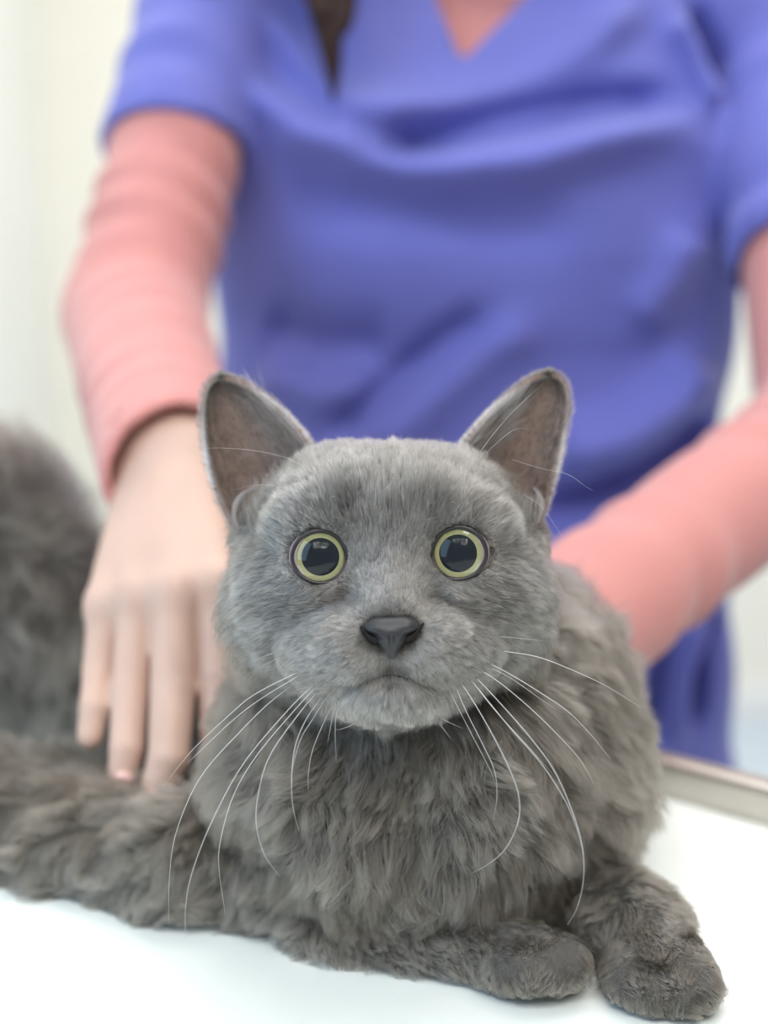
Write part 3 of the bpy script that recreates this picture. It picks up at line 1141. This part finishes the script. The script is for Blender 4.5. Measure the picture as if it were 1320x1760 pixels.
# fur guides: pixel x, y, depth, direction in the picture (dx, dy down), direction away (+) or toward (-) the camera, length mm, lift
GD = [
    # head top, sides, cheeks
    (668, 790, .415, 0, -1, .9, 10, .45), (580, 800, .42, -.35, -1, .9, 9, .4), (760, 800, .42, .35, -1, .9, 9, .4),
    (668, 870, .400, 0, -1, .4, 8, .30), (590, 860, .405, -.3, -1, .4, 7, .25), (750, 855, .405, .3, -1, .4, 7, .25),
    (668, 950, .397, 0, -1, .1, 4.0, .15), (600, 930, .402, -.3, -.9, .1, 4.2, .12), (738, 925, .402, .3, -.9, .1, 4.2, .12),
    (520, 880, .410, -.8, -.6, .3, 8, .3), (820, 875, .410, .8, -.6, .3, 8, .3),
    (460, 920, .42, -1, -.1, .4, 11, .35), (880, 915, .42, 1, -.1, .4, 11, .35),
    (470, 1000, .415, -1, .25, .2, 9, .25), (870, 1000, .415, 1, .25, .2, 9, .25),
    (410, 1010, .43, -.9, .7, .5, 15, .4), (925, 1010, .43, .9, .7, .5, 14, .4),
    (400, 1090, .435, -.6, 1, .5, 19, .4), (920, 1090, .435, .6, 1, .5, 18, .4),
    (560, 1030, .402, -1, .1, .1, 5.5, .12), (780, 1025, .402, 1, .1, .1, 5.5, .12),
    (500, 1080, .405, -1, .5, .2, 8, .2), (840, 1075, .405, 1, .5, .2, 8, .2),
    (430, 1150, .435, -.5, 1, .3, 20, .35), (890, 1150, .43, .5, 1, .3, 19, .35),
    (402, 930, .440, -.4, .9, .4, 8, .2), (940, 925, .440, .4, .9, .4, 8, .2),
    # muzzle, chin
    (640, 1020, .39, -.4, -1, .3, 2.6, .1), (700, 1020, .39, .4, -1, .3, 2.6, .1),
    (672, 1050, .386, 0, -1, .3, 2.0, .1),
    (625, 1120, .383, -.8, .6, .1, 3.4, .12), (720, 1120, .383, .8, .6, .1, 3.4, .12),
    (560, 1130, .395, -1, .55, .3, 5.5, .18), (785, 1125, .395, 1, .55, .3, 5.5, .18),
    (650, 1150, .384, -.35, 1, .1, 3.0, .1), (695, 1150, .384, .35, 1, .1, 3.0, .1),
    (672, 1200, .388, 0, 1, .3, 5, .2), (620, 1205, .395, -.3, 1, .3, 6.5, .25), (725, 1205, .395, .3, 1, .3, 6.5, .25),
    (550, 1180, .41, -.6, 1, .4, 9, .3), (800, 1180, .41, .6, 1, .4, 9, .3),
    # ruff and chest
    (672, 1260, .43, 0, 1, 0, 14, .25), (708, 1330, .43, 0, 1, .1, 12, .15), (715, 1420, .43, 0, 1, .1, 14, .2), (520, 1250, .43, -.35, .9, -.1, 24, .5), (840, 1250, .43, .35, .9, -.1, 24, .5),
    (420, 1300, .45, -.7, .9, 0, 26, .5), (400, 1380, .46, -.5, 1, 0, 26, .5),
    (560, 1380, .43, -.6, .8, -.3, 22, .55), (850, 1380, .43, .6, .8, -.2, 22, .55),
    (600, 1480, .43, -.1, 1, -.5, 23, .42), (740, 1480, .428, .15, 1, -.5, 24, .40), (880, 1480, .435, .4, .9, -.4, 22, .42), (600, 1540, .44, 0, .6, -1, 12, .4), (740, 1550, .44, .1, .6, -1, 12, .4), (860, 1550, .44, .2, .6, -1, 11, .4),
    (480, 1450, .45, -.6, .8, -.2, 24, .45),
    (980, 1400, .46, .5, .8, 0, 22, .5), (1060, 1300, .50, .8, .5, .1, 20, .5), (1050, 1180, .51, .9, -.1, .3, 24, .5),
    (1000, 1080, .50, .7, -.6, .4, 24, .45), (900, 1150, .46, .5, .5, .1, 20, .45), (1020, 1480, .48, .6, .6, 0, 20, .45),
    (960, 1300, .47, .5, .8, -.1, 26, .5),
    # haunch, flank
    (0, 820, .65, -.3, -1, .3, 22, .4), (120, 900, .64, .7, -.2, .2, 24, .4), (60, 1000, .63, .3, .8, -.1, 24, .35), (120, 1150, .62, .3, 1, -.1, 22, .35),
    (0, 1150, .63, -.2, 1, -.1, 22, .35), (300, 1150, .58, .2, 1, 0, 18, .4),
    (30, 1320, .52, -.6, .7, -.2, 22, .35), (120, 1400, .50, -.7, .6, -.2, 20, .3), (40, 1480, .49, -.7, .6, -.1, 18, .3),
    (230, 1400, .50, -.8, .35, -.2, 18, .3), (230, 1500, .475, -.9, .4, 0, 15, .25), (400, 1430, .485, -.9, .3, -.1, 18, .3),
    (400, 1530, .46, -.9, .3, 0, 14, .25), (560, 1560, .45, -.9, .4, 0, 14, .25), (500, 1480, .46, -.7, .6, -.1, 16, .3),
    # legs and paws
    (640, 1625, .44, .6, .5, 0, 7, .2), (750, 1645, .43, .8, .4, 0, 5.5, .18), (860, 1630, .42, .8, .4, -.2, 6, .2),
    (930, 1615, .412, .3, .9, -.3, 4.5, .2), (930, 1670, .405, .1, 1, -.2, 3.0, .12), (990, 1640, .41, .5, .6, -.2, 3.5, .15), (880, 1650, .412, .2, 1, -.2, 3.2, .12),
    (1030, 1540, .45, .6, .5, 0, 10, .3), (1100, 1590, .435, .7, .6, -.1, 8, .25), (1130, 1640, .41, .1, 1, -.3, 4.5, .2),
    (1120, 1700, .40, 0, 1, -.2, 3.2, .12), (1195, 1680, .405, .5, .8, -.2, 3.6, .15), (1070, 1690, .41, -.2, 1, -.1, 3.5, .15), (1050, 1660, .42, -.3, .8, -.3, 6, .2),
]
GP = np.array([K(g[0], g[1], g[2]) for g in GD])
GDir = np.array([[g[3], -g[4], -g[5]] for g in GD], float); GDir /= np.linalg.norm(GDir, axis=1)[:, None]
GL = np.array([g[6] for g in GD]) * mm; GLift = np.array([g[7] for g in GD])


def guide(P):
    D = np.zeros((len(P), 3)); L = np.zeros(len(P)); Lf = np.zeros(len(P))
    for s in range(0, len(P), 20000):
        q = P[s:s + 20000]
        d2 = ((q[:, None, :] - GP[None]) ** 2).sum(2)
        w = 1 / (d2 + (.004) ** 2) ** 2
        w /= w.sum(1)[:, None]
        D[s:s + 20000] = w @ GDir; L[s:s + 20000] = w @ GL; Lf[s:s + 20000] = w @ GLift
    return D, L, Lf


def vnoise(P, freq, seed):
    """smooth pseudo noise, 3 components"""
    r = np.random.default_rng(seed)
    out = np.zeros((len(P), 3))
    for k in range(6):
        A_ = r.normal(size=(3, 3)) * freq * (1 + .5 * k)
        ph = r.random(3) * 6.28
        out += np.sin(P @ A_ + ph) / (1 + .35 * k)
    return out / 2.6


def build_curves(name, PTS, RAD, tone, mat, parent):
    """PTS (n, m, 3) in world"""
    n, m_, _ = PTS.shape
    cu = bpy.data.hair_curves.new(name)
    cu.add_curves([m_] * n)
    off = np.array(world_loc(parent))
    cu.attributes['position'].data.foreach_set('vector', (PTS - off).astype(np.float32).ravel())
    at = cu.attributes.get('radius') or cu.attributes.new('radius', 'FLOAT', 'POINT')
    at.data.foreach_set('value', RAD.astype(np.float32).ravel())
    tn = cu.attributes.new('tone', 'FLOAT', 'CURVE')
    tn.data.foreach_set('value', tone.astype(np.float32))
    cu.materials.append(mat)
    o = bpy.data.objects.new(name, cu)
    COL.objects.link(o); o.parent = parent
    return o


def grow(name, P, N, D, L, Lf, m_, r0, mat, parent, clump=(.003, .5), big=(.010, .3), jitter=.25, grav=.15, tone=None, curl=.0, world_min=None, tval=.12):
    n = len(P)
    T = D - (D * N).sum(1)[:, None] * N
    T = T / (np.linalg.norm(T, axis=1)[:, None] + .15)
    T = T + rng.normal(size=(n, 3)) * jitter * .5
    gdir = RM.T @ np.array([0, 0, -1.0])
    L = L * (.72 + .45 * rng.random(n))
    pts = np.zeros((n, m_, 3)); pts[:, 0] = P - N * np.minimum(.0004, L * .04)[:, None]
    ts = np.linspace(0, 1, m_)
    wob = rng.normal(size=(n, 3)); wob2 = rng.normal(size=(n, 3)); phs = rng.random(n) * 6.28
    for j in range(1, m_):
        t = ts[j]
        lift = np.maximum(Lf, .17) * (1 - .65 * t) * 1.9
        v = N * lift[:, None] + T * (.45 + .75 * t) + gdir * grav * t
        v = v + wob * jitter * .35 * t
        v = v / np.linalg.norm(v, axis=1)[:, None]
        pts[:, j] = pts[:, j - 1] + v * (L / (m_ - 1))[:, None]
    if curl:
        cx_ = np.cross(N, T); cx_ /= np.linalg.norm(cx_, axis=1)[:, None] + 1e-9
        for j in range(1, m_):
            t = ts[j]
            pts[:, j] += cx_ * (curl * L * t * np.sin(phs + t * 5.5))[:, None] + N * (curl * .6 * L * t * np.cos(phs * 1.7 + t * 5))[:, None]
    base = pts.copy()
    for spacing, amt in (clump, big):
        if amt <= 0: continue
        area_n = max(8, int(n * .02))
        # pick centres on a jittered voxel grid of the roots
        key = np.floor(P / spacing + rng.random(3)).astype(np.int64)
        _, first = np.unique(key, axis=0, return_index=True)
        kd = kdtree.KDTree(len(first))
        for i, q in enumerate(P[first]): kd.insert(q, i)
        kd.balance()
        near = np.fromiter((kd.find(q)[1] for q in (P + rng.normal(size=P.shape) * spacing * .15)), np.int64, n)
        c = first[near]
        cb = base[c]
        delta = (P - P[c])
        cd = vnoise(P[first] * 1.0, 1 / spacing, 5)[near]
        for j in range(1, m_):
            t = ts[j]
            w = amt * t ** 1.1
            tgt = cb[:, j] + delta * (.35) + cd * (L * .10 * t)[:, None] * (1 if spacing > .004 else .5)
            pts[:, j] = pts[:, j] * (1 - w) + tgt * w
    out = to_world(pts.reshape(-1, 3)).reshape(n, m_, 3)
    out[..., 2] = np.maximum(out[..., 2], TZ + .0006)
    prof = np.interp(ts, [0, .3, .8, 1], [1, 1, .65, .15])
    RAD = r0 * prof[None] * (.75 + .5 * rng.random(n))[:, None]
    if tone is None: tone = np.ones(n)
    tone = tone * (1 + rng.normal(size=n) * tval)
    return build_curves(name, out, RAD, np.clip(tone, .3, 1.7), mat, parent)


nose_c = K(672, 1098, .384)


def face_w(p):
    """1 on the short haired face, 0 on the body"""
    c = K(670, 1010, .400)
    q = (p - c) / np.array([.052, .050, .050])
    r = np.sqrt((q ** 2).sum(1))
    return np.clip((1.12 - r) / .12, 0, 1)


def keep_out(P):
    m_ = np.ones(len(P), bool)
    for c in EYC: m_ &= np.sqrt(((P - c) ** 2).sum(1)) > .0093
    for c, r in ((K(648, 1084, .385), .0037), (K(698, 1082, .385), .0037), (K(672, 1084, .384), .0040), (K(672, 1100, .384), .0042), (K(673, 1120, .3848), .0022)):
        m_ &= np.sqrt(((P - c) ** 2).sum(1)) > r
    m_ &= tablez(P) > .0035
    return m_


def face_dir(P, D):
    """blend the guides with a flow away from the nose and around the eyes"""
    r = P - nose_c
    rn = np.linalg.norm(r, axis=1)[:, None]
    w = np.clip(1 - rn / .035, 0, 1) * .6
    D = D * (1 - w) + r / rn * w
    for c in EYC:
        q = P - c; qd = np.linalg.norm(q[:, :2], axis=1)
        ww = np.clip(1 - (qd - .008) / .007, 0, 1)[:, None] * np.clip(1 - np.abs(q[:, 2:3]) / .03, 0, 1)
        q2 = q.copy(); q2[:, 2] = 0
        D = D * (1 - ww * .8) + q2 / (np.linalg.norm(q2, axis=1)[:, None] + 1e-9) * ww * .8
    return D


def px_of(P):
    return 660 + P[:, 0] / -P[:, 2] * F, 880 - P[:, 1] / -P[:, 2] * F


def face_tone(P):
    X, Y = (P[:, 0] - nose_c[0]) / mm, (P[:, 1] - nose_c[1]) / mm      # mm from the nose
    t = np.ones(len(P))
    # paler bridge, muzzle and chin; darker bands beside the eyes and over the brow
    g = lambda cx_, cy_, sx_, sy_: np.exp(-((np.abs(X) - cx_) / sx_) ** 2 - ((Y - cy_) / sy_) ** 2)
    t += .34 * g(0, 12, 8, 11) + .32 * g(14, -5, 12, 7) + .22 * g(0, -19, 14, 5)
    t -= .42 * g(28, 11, 9, 5) + .42 * g(13, 41, 5, 8) + .34 * g(24, 38, 10, 3.5) + .2 * g(40, 26, 5, 12)
    t -= .12 * g(0, 45, 30, 14)
    # rows of dark dots on the whisker pads
    for yy in (-3.5, -7.5, -11):
        for k in range(6):
            t -= .34 * g(8.5 + 3.4 * k + .6 * math.sin(yy * 5 + k), yy - .35 * k + .4 * math.sin(k * 9 + yy), 1.1, .65)
    t += .16 * vnoise(P, 200, 3)[:, 0] + .12 * vnoise(P, 600, 9)[:, 0]
    return t


# short face fur
EB = (Vcat[Fh[:, 0] + len(Vb)])
P = sample(Vh, Fh, lambda c: face_w(c) * (1 + 2.5 * np.exp(-(np.linalg.norm(c - nose_c, axis=1) / .024) ** 2) + 1.2 * sum(np.exp(-((np.linalg.norm(c - q, axis=1) - .011) / .006) ** 2) for q in EYC)) * (c[:, 2] > -.475), 300000)
P = P[keep_out(P)]
N = sdf_normal(P)
ok = N[:, 2] > -.45
P, N = P[ok], N[ok]
D, L, Lf = guide(P)
D = face_dir(P, D)
for c in EYC:
    q = np.linalg.norm(P - c, axis=1)
    L = L * np.clip((q - .0075) / .010, .42, 1)
    Lf = Lf * np.clip((q - .007) / .010, .5, 1)
L = L * np.clip((np.linalg.norm(P - nose_c, axis=1) - .003) / .006, .6, 1)
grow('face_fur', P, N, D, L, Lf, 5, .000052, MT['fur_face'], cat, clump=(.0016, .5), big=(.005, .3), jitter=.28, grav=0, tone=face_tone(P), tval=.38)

# long body fur
def body_dens(c):
    vis = np.clip((.70 + c[:, 2]) / .15, .25, 1)
    low = np.clip(1 - (tablez(c) < .002), 0, 1)
    paws = 1 + 2.2 * (np.exp(-(np.linalg.norm(c - K(930, 1650, .415), axis=1) / .022) ** 2) + np.exp(-(np.linalg.norm(c - K(1135, 1675, .412), axis=1) / .024) ** 2))
    return (1 - face_w(c) * .98) * vis * low * paws * (1 + .8 * (c[:, 2] > -.50))
P = sample(Vcat, Fcat, body_dens, 300000)
P = P[keep_out(P)]
N = sdf_normal(P, .0015)
ok = N[:, 2] > -.75
P, N = P[ok], N[ok]
D, L, Lf = guide(P)
D = D + vnoise(P, 60, 11) * .42 + vnoise(P, 170, 12) * .25
tone = 1 + .26 * vnoise(P, 45, 21)[:, 0] + .14 * vnoise(P, 160, 22)[:, 1]
L = L * (1 + .22 * vnoise(P, 70, 23)[:, 2])
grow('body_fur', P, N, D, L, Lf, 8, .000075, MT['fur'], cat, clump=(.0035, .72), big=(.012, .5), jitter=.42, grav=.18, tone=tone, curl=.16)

# ear fur: short pile behind and along the rim, a few long wisps inside
for side, (G, Nn, A_, B_, ear) in ear_curves.items():
    gi = rng.random((26000, 2)) * [NV - 1.001, NU - 1.001]
    j0, i0 = gi[:, 0].astype(int), gi[:, 1].astype(int)
    fj, fi = (gi[:, 0] - j0)[:, None], (gi[:, 1] - i0)[:, None]
    bl = lambda Z: (Z[j0, i0] * (1 - fj) * (1 - fi) + Z[j0 + 1, i0] * fj * (1 - fi) + Z[j0, i0 + 1] * (1 - fj) * fi + Z[j0 + 1, i0 + 1] * fj * fi)
    Pq, Nq = bl(G), bl(Nn)
    up = bl(np.gradient(G, axis=0)); up /= np.linalg.norm(up, axis=1)[:, None]
    n = len(Pq)
    u = gi[:, 1] / (NU - 1); t_ = gi[:, 0] / (NV - 1)
    edge = np.minimum(u, 1 - u)
    back = rng.random(n) < .5
    Nq = np.where(back[:, None], -Nq, Nq)
    Pq = Pq + Nq * np.where(back, .0018, 0)[:, None]
    across = bl(np.gradient(G, axis=1)); across /= np.linalg.norm(across, axis=1)[:, None]
    outw = across * np.where(u < .5, -1, 1)[:, None]
    Dq = up + outw * np.where(edge < .12, .9, .2)[:, None]
    Lq = np.where(back, .0035, np.where(edge < .14, .0026, .0022))
    keep = back | (rng.random(n) < np.interp(edge, [0, .16, .3, .5], [1, .85, .35, .2]))
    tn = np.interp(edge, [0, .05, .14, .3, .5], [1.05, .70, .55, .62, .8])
    tn = np.where(back, np.interp(edge, [0, .1, .2], [1.3, 1.15, 1.0]), tn)  # edge tone raised to imitate light shining through the rim hair
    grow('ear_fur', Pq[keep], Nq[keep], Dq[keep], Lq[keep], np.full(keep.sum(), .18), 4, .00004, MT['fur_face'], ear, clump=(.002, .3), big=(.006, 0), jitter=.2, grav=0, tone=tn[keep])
    # silver fringe along both rims, backlight painted into its colour
    rim = np.vstack([A_, B_[::-1]])
    rt = rng.random(6000) * (len(rim) - 1.001); k0 = rt.astype(int); fr_ = (rt - k0)[:, None]
    Pr = rim[k0] * (1 - fr_) + rim[k0 + 1] * fr_
    cen_ = G[NV // 2, NU // 2]
    Or = Pr - cen_; Or[:, 2] = 0; Or /= np.linalg.norm(Or, axis=1)[:, None]
    Pr = Pr + rng.normal(size=Pr.shape) * .0003 + np.array([0, 0, -.0006])
    grow('ear_fringe', Pr, Or, np.tile([0, 1.0, -.3], (len(Pr), 1)), np.full(len(Pr), .0028), np.full(len(Pr), .5), 4, .00004, MT['fur_silver_backlit'], ear, clump=(.002, .2), big=(.006, 0), jitter=.3, grav=0, tone=np.full(len(Pr), 1.0))
    # wisps rooted on the inner edge, sweeping across the opening
    nW = 500
    tt = rng.random(nW) ** 1.3 * .62; kk = tt * (NV - 1); k0 = kk.astype(int); f_ = (kk - k0)[:, None]
    uu = rng.random(nW) * .30
    i0 = (uu * (NU - 1)).astype(int)
    Pw = G[k0, i0] * (1 - f_) + G[k0 + 1, i0] * f_
    Dw = np.stack([np.full(nW, side * .8), .65 + .5 * rng.random(nW), .1 * rng.normal(size=nW)], 1)
    Nw = np.tile([0, 0, 1.0], (nW, 1))
    grow('ear_wisps', Pw, Nw, Dw, .008 + .009 * rng.random(nW), np.full(nW, .30), 7, .00003, MT['fur_silver_backlit'], ear, clump=(.005, .6), big=(.01, 0), jitter=.3, grav=0, tone=np.full(nW, .9))
    nW = 900
    cb_ = K(462 if side < 0 else 874, 892, .424)
    Pw = cb_ + rng.normal(size=(nW, 3)) * np.array([.0040, .0030, .0020])
    Dw = np.stack([side * (-.1 + .35 * rng.random(nW)), .9 + .1 * rng.random(nW), -.3 * np.ones(nW)], 1)
    grow('ear_base_tuft', Pw, np.tile([0, 0, 1.0], (nW, 1)), Dw, .005 + .006 * rng.random(nW), np.full(nW, .22), 7, .00004, MT['fur_face'], ear, clump=(.004, .6), big=(.01, 0), jitter=.25, grav=0, tone=np.full(nW, .95))

# --- whiskers (pixel polylines with depth) ------------------------------------
WH = [
    # left
    [(522, 1150, .400), (440, 1192, .395), (395, 1228, .392), (330, 1290, .392), (282, 1350, .394)],
    [(524, 1155, .400), (450, 1200, .393), (400, 1238, .390), (345, 1290, .388), (322, 1312, .388)],
    [(512, 1124, .402), (470, 1135, .400), (425, 1160, .398)],
    [(518, 1168, .400), (470, 1202, .396), (420, 1250, .394), (345, 1335, .392), (303, 1430, .392), (291, 1510, .393), (290, 1590, .395)],
    [(545, 1172, .398), (500, 1215, .390), (420, 1310, .386), (365, 1410, .384), (330, 1500, .384), (319, 1560, .386), (319, 1615, .388)],
    [(548, 1176, .398), (505, 1222, .392), (440, 1300, .390), (400, 1370, .388), (378, 1450, .388), (377, 1500, .389), (387, 1570, .390)],
    [(552, 1182, .398), (515, 1225, .388), (463, 1300, .384), (443, 1370, .382), (441, 1420, .381), (455, 1470, .382), (482, 1508, .384)],
    [(562, 1188, .397), (530, 1230, .388), (508, 1280, .384), (501, 1340, .382), (504, 1390, .382), (514, 1428, .383)],
    [(566, 1190, .397), (540, 1232, .389), (517, 1270, .386), (503, 1320, .385), (502, 1350, .385)],
    [(577, 1200, .397), (555, 1245, .390), (537, 1290, .388), (530, 1330, .387), (530, 1360, .387)],
    [(588, 1198, .397), (578, 1230, .392), (576, 1262, .390), (578, 1310, .389)],
    [(582, 1200, .397), (571, 1235, .392), (566, 1262, .391), (563, 1278, .391)],
    [(628, 1228, .396), (610, 1243, .394), (590, 1252, .393), (575, 1255, .393)],
    [(500, 1112, .404), (470, 1122, .402), (440, 1133, .401)],
    # right
    [(824, 1106, .402), (860, 1118, .399), (920, 1128, .397), (975, 1148, .396), (1040, 1178, .398), (1100, 1215, .400)],
    [(838, 1092, .403), (880, 1096, .401), (938, 1102, .401)],
    [(828, 1134, .400), (870, 1155, .395), (920, 1185, .392), (975, 1222, .391), (1015, 1262, .392), (1050, 1306, .394)],
    [(822, 1138, .400), (875, 1164, .396), (930, 1202, .394), (965, 1225, .394)],
    [(818, 1146, .399), (865, 1178, .392), (920, 1225, .389), (970, 1275, .388), (1000, 1310, .389), (1022, 1350, .390)],
    [(812, 1158, .398), (850, 1198, .389), (905, 1260, .384), (950, 1320, .381), (980, 1385, .380), (1000, 1450, .380), (1003, 1510, .381), (992, 1560, .383), (975, 1590, .385)],
    [(803, 1160, .398), (835, 1200, .390), (880, 1255, .386), (930, 1312, .384), (968, 1370, .383), (990, 1420, .383), (1004, 1470, .384)],
    [(788, 1168, .397), (810, 1200, .390), (845, 1260, .384), (875, 1320, .381), (892, 1370, .380), (890, 1415, .380), (868, 1460, .381), (838, 1486, .382), (812, 1500, .384)],
    [(780, 1172, .397), (800, 1220, .390), (830, 1280, .386), (850, 1325, .384), (854, 1370, .384), (848, 1410, .385)],
    [(768, 1178, .397), (790, 1222, .392), (820, 1280, .389), (843, 1325, .388), (852, 1350, .388)],
    [(806, 1164, .399), (850, 1220, .396), (905, 1280, .394), (950, 1330, .393)],
    [(745, 1222, .396), (765, 1238, .394), (795, 1252, .393)],
    [(742, 1226, .396), (760, 1250, .394), (775, 1270, .394)],
    # brows
    [(802, 820, .408), (830, 770, .400), (870, 720, .396), (905, 685, .394), (935, 658, .393)],
    [(815, 800, .410), (850, 765, .402), (885, 738, .398), (910, 738, .397)],
    [(545, 820, .408), (500, 790, .402), (440, 775, .398), (380, 770, .396), (340, 772, .396)],
    [(520, 850, .410), (480, 836, .404), (440, 834, .402), (400, 842, .401)],
    [(900, 850, .412), (930, 870, .408), (955, 905, .406), (970, 930, .406)],
    [(880, 790, .412), (930, 805, .406), (975, 815, .404), (1005, 835, .404), (1022, 845, .404)],
]
for k, pts in enumerate(WH):
    q = [W(*a) for a in pts]
    p0 = cat_surface(pts[0][0], pts[0][1], off=-.001)
    if p0 is not None: q[0] = to_world(p0)
    P = catmull(q, 26)
    brow = k >= 27
    r = .000085 if not brow else .00005
    ln_ = np.linalg.norm(np.diff(P, axis=0), axis=1).sum()
    r *= np.clip(ln_ / .05, .55, 1.1)
    V, Fc = tube_geo(P, np.interp(np.linspace(0, 1, 26), [0, .6, 1], [r * 1.25, r, r * .25]), 6)
    mesh_obj('whisker', V, Fc, MT['whisker'], cat)
